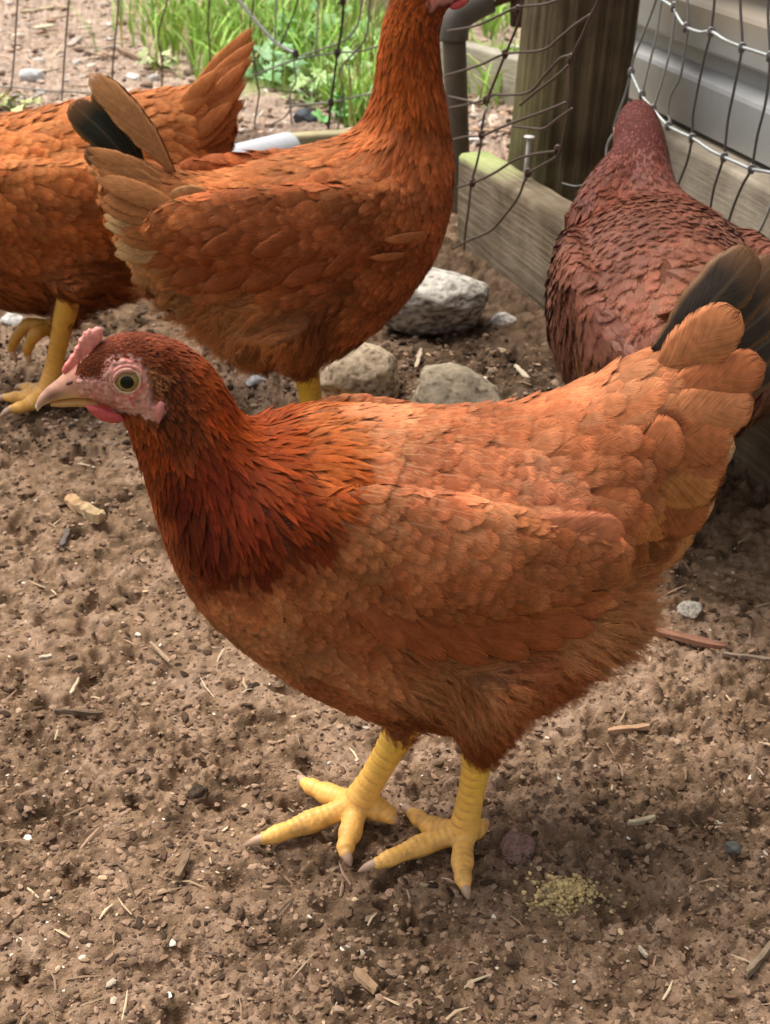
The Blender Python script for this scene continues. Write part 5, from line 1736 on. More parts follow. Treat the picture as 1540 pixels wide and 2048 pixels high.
for (bx, by, tx, ty, w, o, c) in [(350, 380, 168, 305, 66, .014, (0.50, 0.21, 0.08)), (350, 400, 182, 345, 66, .018, (0.46, 0.18, 0.065)), (350, 430, 198, 405, 70, .022, (0.46, 0.18, 0.065)), (340, 460, 200, 440, 56, .012, (0.62, 0.36, 0.17)), (345, 490, 222, 500, 60, .014, (0.60, 0.33, 0.15)),
                                 (350, 520, 255, 555, 56, .018, (0.5, 0.23, 0.09)), (360, 470, 235, 470, 60, .03, (0.42, 0.15, 0.05)), (420, 395, 330, 400, 46, .05, (0.55, 0.28, 0.12))]:
    for dj in (-9, 9):
        tf(hen, bx, by + dj, tx + abs(dj) * .8, ty + dj, w * .72, np.array(c) * (.5 if dj > 0 else .62), M_QUILL, o + dj * .0003, o + .004, 0.0, shaft=.05, kind=3)
for wob in made2.get('wing', []):
    sgn = 1.0 if np.mean(verts_np(wob.data)[:, 1]) > 0 else -1.0
    for (bx, by, tx, ty, w) in [(760, 470, 640, 545, 40), (700, 500, 560, 568, 44), (620, 510, 480, 575, 48), (540, 510, 405, 578, 50), (470, 500, 345, 562, 50), (420, 470, 305, 525, 50), (400, 440, 285, 480, 50), (640, 450, 500, 505, 46), (540, 450, 400, 500, 48)]:
        p, n = hen.hit(bx, by); q, n2 = hen.hit(tx, ty)
        b = p - n * .005; t = q + n2 * .007
        if sgn * p[1] < 0: b, t, n2 = b * P3([1, -1, 1]), t * P3([1, -1, 1]), n2 * P3([1, -1, 1])
        hen.big_feather(b, t, w * .00047, np.array((0.27, 0.078, 0.028)) * hen.ck, M_QUILL, 0.04 * sgn, n2, name="wing_feather", parent=wob, shaft=.05, kind=3, camber=.14)
# two paler feathers on the shoulder
for (bx, by, tx, ty, w) in [(850, 468, 762, 476, 22), (810, 508, 735, 508, 18)]:
    p, n = hen.hit(bx, by); q, n2 = hen.hit(tx, ty)
    hen.big_feather(p + n * .001, q + n2 * 0.005, w * .00047, (0.38, 0.14, 0.055), M_QUILL, 0, n2, shaft=.1, kind=3, name="shoulder_feather", camber=.1)
hen.leg(hk, nearA, [[nearA + P3([.03, cs * .004, -.006]), nearA + P3([.055, cs * .006, -.006]), nearA + P3([.07, cs * .007, -.011])],
                    [nearA + P3([.020, cs * .022, -.006]), nearA + P3([.036, cs * .034, -.006]), nearA + P3([.046, cs * .040, -.011])],
                    [nearA + P3([.022, -cs * .018, -.006]), nearA + P3([.038, -cs * .03, -.006]), nearA + P3([.047, -cs * .036, -.011])],
                    [nearA + P3([-.014, 0, -.005]), nearA + P3([-.024, 0, -.006]), nearA + P3([-.03, 0, -.010])]], 0.0105, col=(0.62, 0.36, 0.03), voxel=.0016)
hen.leg(hkf, farA, [[farA + P3([.03, -cs * .004, -.006]), farA + P3([.055, -cs * .006, -.006]), farA + P3([.07, -cs * .007, -.011])],
                    [farA + P3([.020, -cs * .022, -.006]), farA + P3([.036, -cs * .034, -.006]), farA + P3([.046, -cs * .040, -.011])],
                    [farA + P3([.022, cs * .018, -.006]), farA + P3([.038, cs * .03, -.006]), farA + P3([.047, cs * .036, -.011])],
                    [farA + P3([-.014, 0, -.005]), farA + P3([-.024, 0, -.006]), farA + P3([-.03, 0, -.010])]], 0.0105, col=(0.62, 0.36, 0.03), voxel=.0016)

# ================================================================== hen at the left edge (facing left, one foot raised)
hen = Hen("hen", "rust brown hen at the left edge with one foot raised, its tail towards the weeds", -0.335, 1.40, math.radians(180))
ST3 = [(-402, -34, -388, 12, .006), (-378, -58, -355, 28, .011), (-335, -70, -322, 58, .016), (-292, -42, -312, 100, .018), (-265, 20, -302, 160, .021), (-245, 80, -292, 220, .028), (-220, 140, -275, 300, .040), (-180, 190, -250, 390, .052), (-120, 217, -210, 470, .062), (-50, 224, -150, 550, .069),
       (30, 217, -60, 605, .072), (120, 200, 60, 628, .071), (200, 188, 180, 625, .067), (270, 178, 280, 595, .060), (330, 172, 360, 530, .050), (380, 168, 415, 440, .038), (420, 155, 445, 350, .026), (448, 145, 465, 270, .013)]
S3 = hen.stations_px(ST3)
cs = hen.camside
stand = hen.gpx(96, 783, 0.012)
hs_ = hen.px(128, 640, stand[1])
raised = hen.px(108, 655, cs * 0.035); hr_ = raised + P3([-0.030, 0, 0.028])
wa = wing_axis(hen, [(-190, 380), (-130, 390), (-20, 405), (100, 410), (210, 400), (300, 390), (340, 380)], 0.066)
ex = flank_pad(wa, [0.013, 0.030, 0.040, 0.041, 0.036, 0.025, 0.010], [0.006, 0.011, 0.014, 0.014, 0.012, 0.008, 0.004], [0.050, 0.058, 0.063, 0.064, 0.061, 0.055, 0.050])
hp = hen.px(150, 530, cs * .045)
ex += [thigh(hp, hr_, 0.045, 0.014), thigh(hp * P3([1, -1, 1]), hs_, 0.045, 0.014)]
hen.body(S3, ex, 0.0045, 5)
E3 = hen.px(-345, -10); T3 = hen.px(-440, 15)
_, f3, u3 = head_frame(E3, T3)
head_parts(hen, E3, f3, u3, 1.0, K)
A_ = (0.46, 0.16, 0.05); B_ = (0.36, 0.115, 0.036); C_ = (0.26, 0.075, 0.022)
G3 = [
    (-330, 40, .3, 1, 12, 4, NR, 8, 0, NK, 1, 0), (-280, 100, .3, 1, 18, 5, NR, 8, 0, NK, 1, 0), (-260, 180, .4, 1, 22, 6, NR, 8, 0, NK, 1, 0), (-240, 300, .4, 1, 18, 8, B_, 8, 0, BR_, 0, 0), (-180, 460, .7, .8, 16, 9, B_, 8, 0, BR_, 0, 0),
    (20, 240, 1, .1, 28, 12, A_, 7, 0, BK, 0, .1), (120, 220, 1, .05, 28, 12, A_, 8, 0, BK, 0, 0), (220, 200, 1, .0, 28, 12, A_, 8, 0, BK, 0, 0), (310, 190, 1, -.1, 30, 13, A_, 8, .1, BK, 0, 0), (390, 190, 1, -.4, 32, 13, (0.48, 0.175, 0.06), 8, .2, BK, 0, 0),
    (400, 250, 1, .0, 30, 13, (0.42, 0.14, 0.045), 9, .2, BK, 0, 0), (400, 310, .9, .3, 28, 13, B_, 10, .2, BK, 0, 0), (340, 280, 1, .2, 30, 14, A_, 8, 0, BK, 0, 0), (350, 380, .8, .6, 28, 12, C_, 10, .2, BK, 0, 0),
    (30, 320, 1, .25, 26, 13, A_, 8, 0, WG, 0, .1), (130, 300, 1, .15, 26, 13, A_, 8, 0, WG, 0, .1), (240, 290, 1, .1, 28, 14, A_, 8, 0, WG, 0, 0), (50, 420, 1, .2, 26, 13, B_, 8, 0, WG, 0, 0), (150, 400, 1, .15, 26, 14, B_, 8, 0, WG, 0, 0),
    (250, 390, 1, .1, 28, 14, B_, 8, 0, WG, 0, 0), (60, 500, 1, .15, 24, 12, C_, 8, 0, WG, 0, 0), (170, 480, 1, .1, 26, 13, C_, 8, 0, WG, 0, 0), (-80, 350, 1, .4, 22, 12, B_, 8, 0, WG, 0, 0), (-60, 480, 1, .3, 20, 11, C_, 8, 0, BR_, 0, 0),
    (40, 570, 1, .3, 24, 9, C_, 9, 0, FL, 2, 0), (140, 560, 1, .3, 26, 9, C_, 9, 0, FL, 2, 0), (230, 540, .9, .5, 28, 9, C_, 9, .2, FL, 2, 0), (300, 520, .8, .6, 28, 9, C_, 10, .3, FL, 2, 0), (100, 615, .8, .6, 22, 8, (0.2, 0.055, 0.016), 9, .1, FL, 2, 0), (200, 610, .8, .6, 24, 8, (0.2, 0.055, 0.016), 9, .2, FL, 2, 0),
]
hen.fs = (1.08, 0.92); hen.ck = np.array([0.84, 0.80, 0.80]); hen.tk = 1.1; hen.cl = 1.6
hen.guides(G3)
paint_body(hen, E3, f3, u3, 1.0)
face_patch(hen, E3, f3, u3, 1.0)
sc = hen.scatter(60000, 0.255, bare_fn(E3, f3, u3, 1.0), 7)
hen.plume(sc, REGN)
for (bx, by, tx, ty, w, o, c) in [(370, 215, 517, 62, 60, -.004, A_), (380, 220, 512, 85, 60, .004, (0.42, 0.14, 0.045)), (390, 235, 506, 118, 60, .008, B_), (390, 250, 497, 150, 62, .012, (0.42, 0.14, 0.045)), (390, 270, 490, 190, 62, .014, B_), (390, 290, 480, 235, 62, .016, B_), (380, 310, 460, 275, 60, .018, C_), (350, 230, 440, 150, 56, .02, A_), (370, 300, 470, 215, 60, .022, B_)]:
    for dj in (-7, 7):
        tf(hen, bx, by + dj, tx - abs(dj) * .8 + RNG.uniform(-9, 7), ty + dj + RNG.uniform(-6, 6), w * .6, np.array(c) * np.array([.72, .70, .70]), M_QUILL, o + dj * .0003, o + .003, 0.04, shaft=.05, kind=3)
sg_ = lambda a, b, c: stand + P3([a, b, c])
hen.leg(hs_, stand, [[sg_(.025, 0, -.006), sg_(.045, .002, -.006), sg_(.060, .003, -.011)], [sg_(.016, .020, -.006), sg_(.032, .032, -.006), sg_(.042, .040, -.011)],
                     [sg_(.018, -.018, -.006), sg_(.034, -.026, -.006), sg_(.044, -.032, -.011)], [sg_(-.014, 0, -.005), sg_(-.024, 0, -.006), sg_(-.03, 0, -.010)]], 0.0100, col=(0.55, 0.27, 0.035), voxel=.0016)
rp = lambda x, y, o=0.035: hen.px(x, y, cs * o)
hen.leg(hr_, raised, [[rp(60, 650), rp(34, 672), rp(22, 700), rp(34, 728)], [rp(75, 665, .05), rp(58, 690, .052), rp(54, 708, .052), rp(60, 728, .052)], [rp(80, 660, .02), rp(62, 680, .018), rp(56, 704, .018), rp(58, 722, .018)],
                      [rp(118, 675, .03), rp(116, 690, .03), rp(112, 702, .03)]], 0.0095, col=(0.45, 0.21, 0.03), toecol=(0.42, 0.19, 0.03), dirt=0.2, voxel=.0016)

# ================================================================== hen at the right, seen from behind
hen = Hen("hen", "dark mahogany hen seen from behind at the right, head at the wire fence", 0.238, 1.115, math.radians(89))
hen.mat = M_MAHOG
ST4 = [(.300, .262, .293, .240, .006), (.282, .290, .275, .240, .012), (.255, .304, .250, .240, .0205), (.225, .303, .228, .225, .0240), (.198, .294, .212, .200, .0270), (.172, .277, .200, .175, .0310), (.150, .262, .190, .150, .040), (.122, .252, .175, .128, .068),
       (.080, .255, .145, .106, .084), (.020, .258, .095, .092, .087), (-.040, .256, .030, .088, .089), (-.095, .246, -.045, .092, .082), (-.140, .236, -.110, .110, .066), (-.175, .235, -.160, .150, .044), (-.205, .248, -.200, .200, .020)]
S4 = hen.stations_m(ST4)
ex = flank_pad([(.130, .195), (.105, .190), (.05, .185), (-.02, .182), (-.08, .182), (-.13, .188), (-.155, .19)], [0.015, 0.036, 0.050, 0.052, 0.044, 0.028, 0.010], [0.007, 0.013, 0.017, 0.017, 0.014, 0.010, 0.004], [0.056, 0.070, 0.080, 0.081, 0.075, 0.062, 0.050])
aL, aR = P3([.0, .032, .012]), P3([.0, -.032, .012]); kL, kR = P3([-.025, .036, .085]), P3([-.025, -.036, .085])
ex += [thigh((.01, .045, .145), kL, 0.045, 0.014), thigh((.01, -.045, .145), kR, 0.045, 0.014)]
ex.append(tube([(.215, .004, .268), (.185, .018, .258), (.155, .036, .240), (.120, .050, .220)], [.017, .020, .024, .028], 16, 14))
hen.body(S4, ex, 0.0042, 6)
E4 = P3([.262, 0, .268]); f4 = unit(P3([.93, 0, -.36])); u4 = unit(P3([.36, 0, .93]))
head_parts(hen, E4, f4, u4, 1.0, K)
MA = (0.21, 0.068, 0.037); MB_ = (0.17, 0.053, 0.030); MC = (0.26, 0.088, 0.042)
G4 = [
    (1290, 250, 0, 1, 7, 2.6, (0.22, 0.06, 0.045), 8, 0, NK, 1, 0), (1260, 275, -.2, 1, 9, 3.2, (0.22, 0.05, 0.035), 8, 0, NK, 1, 0), (1320, 275, .1, 1, 9, 3.2, (0.22, 0.06, 0.05), 8, 0, NK, 1, 0), (1290, 310, 0, 1, 14, 5, (0.25, 0.065, 0.04), 8, 0, NK, 1, 0),
    (1245, 320, -.5, 1, 16, 4.6, (0.17, 0.042, 0.022), 11, .2, NK, 1, .2), (1330, 330, .1, 1, 15, 5, (0.22, 0.055, 0.04), 9, 0, NK, 1, 0), (1215, 360, -.6, 1, 20, 5, (0.17, 0.040, 0.018), 12, .3, NK, 1, .2), (1280, 355, -.1, 1, 20, 8, (0.24, 0.075, 0.046), 8, 0, NK, 0, 0), (1190, 400, -.6, 1, 20, 5, (0.17, 0.040, 0.015), 12, .3, NK, 1, .1),
    (1250, 420, -.1, 1, 22, 12, MA, 7, 0, BK, 0, 0), (1330, 410, .1, 1, 22, 12, MA, 7, 0, BK, 0, 0), (1400, 400, .3, 1, 20, 11, MC, 8, 0, BK, 0, 0), (1290, 480, 0, 1, 24, 13, MA, 7, 0, BK, 0, 0), (1370, 480, .1, 1, 24, 13, MA, 7, 0, BK, 0, 0), (1440, 470, .4, 1, 24, 12, MB_, 8, 0, WG, 0, .1), (1480, 500, .5, 1, 26, 12, MA, 8, 0, WG, 0, .1),
    (1200, 480, -.1, 1, 22, 12, MA, 7, 0, WG, 0, .2), (1170, 530, -.05, 1, 26, 11, MA, 7, 0, WG, 0, .3), (1230, 560, .05, 1, 26, 13, MA, 7, 0, BK, 0, .1), (1310, 570, .1, 1, 26, 14, MC, 8, 0, BK, 0, 0), (1190, 610, .15, 1, 28, 12, MB_, 7, 0, WG, 0, .2), (1250, 640, .15, 1, 28, 13, MA, 7, 0, BK, 0, 0),
    (1330, 640, .1, 1, 28, 14, MA, 8, 0, BK, 0, 0), (1300, 700, .1, 1, 28, 13, MB_, 8, 0, BK, 0, 0), (1230, 700, .25, 1, 28, 12, MB_, 8, 0, WG, 0, .1), (1130, 560, -.05, 1, 18, 7, (0.12, 0.030, 0.010), 10, .2, FL, 2, 0), (1130, 640, .1, 1, 20, 8, (0.11, 0.030, 0.010), 10, .2, FL, 2, 0), (1180, 720, .2, 1, 20, 8, (0.26, 0.09, 0.03), 10, .2, FL, 2, 0),
    (1520, 850, 0, 1, 24, 8, (0.20, 0.05, 0.018), 10, .2, FL, 2, 0), (1500, 700, .2, 1, 26, 12, MB_, 9, .1, BK, 0, 0),
]
hen.planar = False; hen.fs = (1.2, 1.2); hen.tk = 0.85; hen.ck = np.array([0.68, 0.66, 0.66])
hen.guides(G4)
paint_body(hen, E4, f4, u4, 1.0)
face_patch(hen, E4, f4, u4, 1.0)
sc = hen.scatter(100000, 0.24, bare_fn(E4, f4, u4, 1.0), 9)
hen.plume(sc, REGN)
for (b, t, w, c, m) in [((-.16, .0, .235), (-.255, .012, .315), .030, (0.30, 0.10, 0.05), M_QUILL), ((-.16, .008, .23), (-.26, .030, .295), .030, MC, M_QUILL), ((-.16, -.008, .23), (-.26, -.02, .30), .030, MC, M_QUILL), ((-.16, .014, .225), (-.25, .045, .275), .030, MB_, M_QUILL), ((-.16, -.014, .225), (-.25, -.04, .28), .030, MB_, M_QUILL), ((-.165, 0, .22), (-.25, .0, .262), .034, MA, M_QUILL)]:
    hen.big_feather(b, t, w, c, m, 0.0, (0.3, 0.15, 1), shaft=.1)
for (a, k) in ((aL, kL), (aR, kR)):
    q = lambda x, y, z: a + P3([x, y, z])
    hen.leg(k, a, [[q(.03, 0, -.006), q(.05, 0, -.006), q(.066, 0, -.011)], [q(.02, .02, -.006), q(.036, .032, -.006), q(.045, .038, -.011)], [q(.02, -.02, -.006), q(.036, -.032, -.006), q(.045, -.038, -.011)], [q(-.014, 0, -.005), q(-.024, 0, -.006), q(-.03, 0, -.010)]], 0.0095, voxel=.0018)

# ------------------------------------------------------------------ litter on the soil
def rock_bits():
    bits = []
    for k in range(6):
        bm = bmesh.new(); bmesh.ops.create_icosphere(bm, subdivisions=1, radius=1.0)
        V = np.array([v.co[:] for v in bm.verts]); F = np.array([[v.index for v in f.verts] for f in bm.faces]); bm.free()
        r = np.random.default_rng(100 + k)
        V = V * (1 + 0.55 * (r.random((len(V), 1)) - .5)) * r.uniform(0.7, 1.2, 3)
        bits.append((V, F))
    return bits


BITS = rock_bits()


def scatter_bits(name, label, cat, n, region, size, cols, zk=0.35, flat=(1, 1, 1), seed=1, smooth=False, depth_scale=True):
    r = np.random.default_rng(seed)
    mb = MB()
    xs, ys = region(r, n)
    zs = ground_h(xs, ys)
    Vs, Fs, Cs = [], [], []
    off = 0
    for i in range(len(xs)):
        V, F = BITS[r.integers(6)]
        s_ = size[0] * (size[1] / size[0]) ** (r.random() ** 2.2)
        if depth_scale: s_ *= max(1.0, (ys[i] / 0.9)) ** 0.6
        th = r.uniform(0, 6.28); c, s2 = math.cos(th), math.sin(th)
        tl = r.uniform(-.5, .5); ct, st = math.cos(tl), math.sin(tl)
        W_ = V * np.array(flat) * s_
        W_ = np.stack([W_[:, 0], W_[:, 1] * ct - W_[:, 2] * st, W_[:, 1] * st + W_[:, 2] * ct], -1)
        W_ = np.stack([W_[:, 0] * c - W_[:, 1] * s2, W_[:, 0] * s2 + W_[:, 1] * c, W_[:, 2]], -1)
        Vs.append(W_ + np.array([xs[i], ys[i], zs[i] + s_ * zk * min(flat)])); Fs.append(F + off); off += len(V)
        col = np.array(cols[r.integers(len(cols))]) * r.uniform(0.65, 1.35)
        Cs.append(np.tile(col, (len(V), 1)))
    me = mesh_from(name, np.vstack(Vs), [np.vstack(Fs)], smooth); set_col(me, np.vstack(Cs))
    ob = link(name, me, M_DEBRIS)
    return tag(ob, label, cat, kind="stuff")


def reg_yard(r, n):
    py = r.uniform(700, 2200, n * 2); px = r.uniform(-200, 1740, n * 2)
    P = np.array([on_z(a, b) for a, b in zip(px, py)])
    d = (P[:, 0] - BEAM_A[0]) * BEAM_N[0] + (P[:, 1] - BEAM_A[1]) * BEAM_N[1]
    P = P[(d < -0.005)][:n]
    return P[:, 0], P[:, 1]


def reg_mid(r, n):
    py = r.uniform(180, 900, n * 2); px = r.uniform(-200, 1300, n * 2)
    P = np.array([on_z(a, b) for a, b in zip(px, py)])
    d = (P[:, 0] - BEAM_A[0]) * BEAM_N[0] + (P[:, 1] - BEAM_A[1]) * BEAM_N[1]
    P = P[(d < -0.005) | (P[:, 1] > 2.0)][:n]
    return P[:, 0], P[:, 1]


def reg_out(r, n):
    py = r.uniform(-60, 290, n * 2); px = r.uniform(-200, 1100, n * 2)
    P = np.array([on_z(a, b) for a, b in zip(px, py)])
    P = P[P[:, 1] > 2.2][:n]
    return P[:, 0], P[:, 1]


SOILC = [(0.24, 0.15, 0.098), (0.265, 0.17, 0.112), (0.19, 0.118, 0.074), (0.30, 0.20, 0.135), (0.10, 0.06, 0.04)]
PALEC = [(0.55, 0.45, 0.34), (0.62, 0.56, 0.48), (0.45, 0.33, 0.22), (0.50, 0.36, 0.22), (0.36, 0.23, 0.14)]
scatter_bits("soil_crumbs", "loose brown crumbs of soil strewn over the yard", "soil", 24000, reg_yard, (0.0006, 0.0028), SOILC, 0.12, (1.4, 1, .55), 2)
scatter_bits("soil_crumbs", "darker crumbs of soil between the hens and the fence", "soil", 7000, reg_mid, (0.0010, 0.0045), [(0.17, 0.11, 0.075), (0.10, 0.065, 0.045), (0.24, 0.17, 0.12), (0.05, 0.032, 0.022)], 0.3, (1.15, 1, .75), 3)
scatter_bits("bark_and_pit_shade", "dark crumbs of rotted bark in the yard soil, also imitating shaded pits", "litter", 4200, reg_yard, (0.0009, 0.0034), [(0.06, 0.038, 0.026), (0.10, 0.062, 0.04), (0.15, 0.09, 0.06)], 0.25, (1.7, .9, .45), 14)  # rotted bark; the dark crumbs also imitate shaded pits in the soil
scatter_bits("pale_flecks", "tiny pale flecks of shell and wood in the soil", "litter", 1000, reg_yard, (0.0007, 0.0024), PALEC, 0.5, (1.5, .9, .4), 4)
scatter_bits("garden_gravel", "mixed gravel and bark on the soil outside the fence", "gravel", 2600, reg_out, (0.003, 0.014), [(0.44, 0.32, 0.24), (0.28, 0.19, 0.14), (0.58, 0.48, 0.40), (0.14, 0.09, 0.07), (0.50, 0.33, 0.23), (0.62, 0.58, 0.55)], 0.4, (1.3, 1, .6), 5, depth_scale=False)


def splinters(name, label, n, region, L0, L1, cols, seed, rr=(0.0004, 0.0011)):
    r = np.random.default_rng(seed)
    xs, ys = region(r, n); zs = ground_h(xs, ys)
    mb = MB()
    for i in range(len(xs)):
        L = r.uniform(L0, L1) * max(1, ys[i] / 1.2) ** .5; th = r.uniform(0, math.pi); b = r.uniform(-.3, .3)
        d = np.array([math.cos(th), math.sin(th), r.uniform(-.15, .25)]); s2 = np.array([-d[1], d[0], 0])
        c = np.array([xs[i], ys[i], zs[i] + 0.0015])
        R = r.uniform(*rr) * max(1, ys[i] / 1.2) ** .5
        V, F = tube([c - d * L / 2, c + s2 * b * L * .3 + np.array([0, 0, .001]), c + d * L / 2], [R * .7, R, R * .4], 4, flat=0.6)
        mb.add(V, F, np.array(cols[r.integers(len(cols))]) * r.uniform(.7, 1.3))
    ob = mb.build(name, M_DEBRIS, smooth=False)
    return tag(ob, label, "litter", kind="stuff")


splinters("straw_bits", "fine bits of straw and splinters strewn over the yard", 280, reg_yard, 0.006, 0.022, [(0.42, 0.30, 0.19), (0.55, 0.44, 0.29), (0.25, 0.165, 0.105), (0.12, 0.08, 0.055), (0.34, 0.22, 0.15)], 8)
splinters("straw_bits", "twigs and bark strips on the soil outside the fence", 420, reg_out, 0.02, 0.08, [(0.46, 0.32, 0.22), (0.58, 0.46, 0.32), (0.26, 0.17, 0.12), (0.62, 0.55, 0.45)], 9, (0.0012, 0.003))


# the larger single chips one can pick out
def chip(x0, y0, x1, y1, wpx, thick, col, label, name="wood_chip", z=0.003, cat="wood chip"):
    a, b = on_z(x0, y0, z), on_z(x1, y1, z)
    o = (a + b) / 2; d = b - a; L = np.linalg.norm(d)
    w = wpx * (o[1] * CT + CAM_H * ST) / FOC
    r = np.random.default_rng(int(x0 * 7 + y0))
    n = 7
    secs = []
    sl0, sl1 = r.uniform(-.5, .5, 2)
    for k in range(n):
        t = k / (n - 1) - .5
        hw = w / 2 * (1 - .35 * max(0, abs(t) - .38) / .12) * r.uniform(.93, 1.04); c = w * .25 * (t * t - .1)
        hh = thick / 2 * r.uniform(.85, 1.05)
        prof = [(c - hw, -hh), (c + hw * .2, -hh), (c + hw, -hh * .6), (c + hw * .92, hh * .75), (c, hh), (c - hw * .9, hh * .9)]
        secs.append([(t * L + (sl0 if t < 0 else sl1) * abs(2 * t) ** 3 * y_, y_, z_) for (y_, z_) in prof])
    V, F = loft(np.array(secs))
    V = V + r.normal(0, 1, V.shape) * np.array([.06 * w, .07 * w, .10 * thick])
    me = mesh_from(name, V, F, smooth=False)
    n1 = fbm(V[:, 0] * 60, V[:, 1] * 500, seed=3, oct=2)[:, None]
    set_col(me, np.array(col) * .78 * (0.45 + 1.1 * n1))
    ob = link(name, me, M_DEBRIS)
    ob.location = (o[0], o[1], float(ground_h(np.array([o[0]]), np.array([o[1]]), False)[0]) + z + thick * .3)
    ob.rotation_euler = (r.uniform(-.12, .12), r.uniform(-.06, .06), math.atan2(d[1], d[0]))
    tag(ob, label, cat, "single chips lying on the ground")


chip(135, 990, 168, 1012, 26, 0.006, (0.52, 0.33, 0.18), "tan wood chip on bare soil left of the foreground breast")
chip(160, 1008, 202, 1034, 30, 0.008, (0.50, 0.35, 0.20), "thick tan wood chip casting a dark shadow left of the breast")
chip(122, 1085, 136, 1052, 12, 0.003, (0.17, 0.14, 0.12), "dark thin chip below the tan wood chips")
chip(712, 1938, 752, 1976, 24, 0.003, (0.42, 0.27, 0.16), "brown wood chip near the photo's bottom edge, below the feet")
chip(1255, 1646, 1310, 1630, 11, 0.003, (0.66, 0.55, 0.36), "pale yellow splinter lying right of the near foot")
chip(1278, 1888, 1296, 1906, 8, 0.002, (0.62, 0.52, 0.38), "short pale splinter below the yellow mash")
chip(1290, 1258, 1450, 1290, 20, 0.004, (0.34, 0.17, 0.11), "long reddish bark strip right of the hen's fluff", "bark_strip", cat="bark")
chip(1215, 1462, 1300, 1448, 14, 0.003, (0.50, 0.30, 0.18), "orange brown bark strip behind the hen's near thigh", "bark_strip", cat="bark")
chip(1445, 1305, 1540, 1318, 9, 0.003, (0.36, 0.26, 0.19), "thin grey twig at the right edge below the bark strip", "twig", cat="twig")
chip(1495, 1945, 1545, 1880, 14, 0.004, (0.30, 0.22, 0.15), "curved brown twig in the lower right corner", "twig", cat="twig")
chip(355, 1760, 376, 1705, 18, 0.004, (0.26, 0.17, 0.11), "dark brown bark chip left of the far foot's long toe", "bark_chip", cat="bark")
chip(110, 1420, 205, 1424, 9, 0.003, (0.16, 0.11, 0.075), "dark twig on the soil at left below the breast", "twig", cat="twig")
chip(141, 1385, 158, 1352, 7, 0.002, (0.60, 0.48, 0.33), "pale straw stalk at left below the breast", "straw_stalk", cat="straw")
chip(300, 1282, 340, 1324, 8, 0.002, (0.42, 0.29, 0.19), "thin brown stick below the hen's breast", "twig", cat="twig")
chip(78, 1314, 102, 1310, 12, 0.003, (0.66, 0.55, 0.42), "small white shell like chip at the left edge", "shell_chip", cat="chip")
chip(832, 745, 842, 700, 8, 0.002, (0.5, 0.4, 0.28), "straw stalk between the two upper stones", "straw_stalk", cat="straw")
chip(1030, 735, 1055, 760, 10, 0.002, (0.55, 0.46, 0.34), "pale straw stalk behind the hen's back by the timber", "straw_stalk", cat="straw")
chip(40, 25, 110, 18, 12, 0.006, (0.66, 0.55, 0.36), "pale stick outside the fence in the upper left corner", "stick", cat="stick")
chip(68, 58, 108, 52, 20, 0.008, (0.72, 0.64, 0.46), "flat pale wood offcut outside the fence at upper left", "wood_offcut", cat="wood")
chip(235, 100, 360, 150, 13, 0.008, (0.42, 0.29, 0.20), "long brown stick lying outside the fence beside the weeds", "stick", cat="stick")
chip(175, 105, 215, 118, 12, 0.006, (0.46, 0.32, 0.22), "short brown stick outside the fence", "stick", cat="stick")
chip(138, 92, 160, 76, 16, 0.006, (0.58, 0.47, 0.40), "pinkish wood chip outside the fence at left")


# yellow mash dropped on the soil
def mash():
    r = np.random.default_rng(5)
    mb = MB()
    for k in range(620):
        a = r.normal(0, 1, 2)
        px_ = 1128 + a[0] * 27; py_ = 1782 + a[1] * 12 - abs(a[0]) * 1
        p = on_z(px_, py_, 0.0)
        h = 0.009 * math.exp(-(a @ a) / 1.6)
        V, F = BITS[r.integers(6)]
        s_ = r.uniform(.0007, .0021)
        mb.add(V * s_ + np.array([p[0], p[1], float(ground_h(np.array([p[0]]), np.array([p[1]]))[0]) + r.uniform(0, 1) * h]), [F], np.array([0.68, 0.51, 0.25]) * r.uniform(.55, 1.2))
    for k in range(120):
        a = r.normal(0, 1, 2)
        p = on_z(1130 + a[0] * 60, 1785 + a[1] * 22, 0.0)
        V, F = BITS[r.integers(6)]
        mb.add(V * r.uniform(.0008, .0018) + np.array([p[0], p[1], float(ground_h(np.array([p[0]]), np.array([p[1]]))[0]) + .0005]), [F], np.array([0.42, 0.31, 0.17]) * r.uniform(.5, 1.2))
    ob = mb.build("feed_mash", M_DEBRIS, smooth=False)
    tag(ob, "small crumbly heap of yellow mash on the soil right of the feet", "feed")


mash()


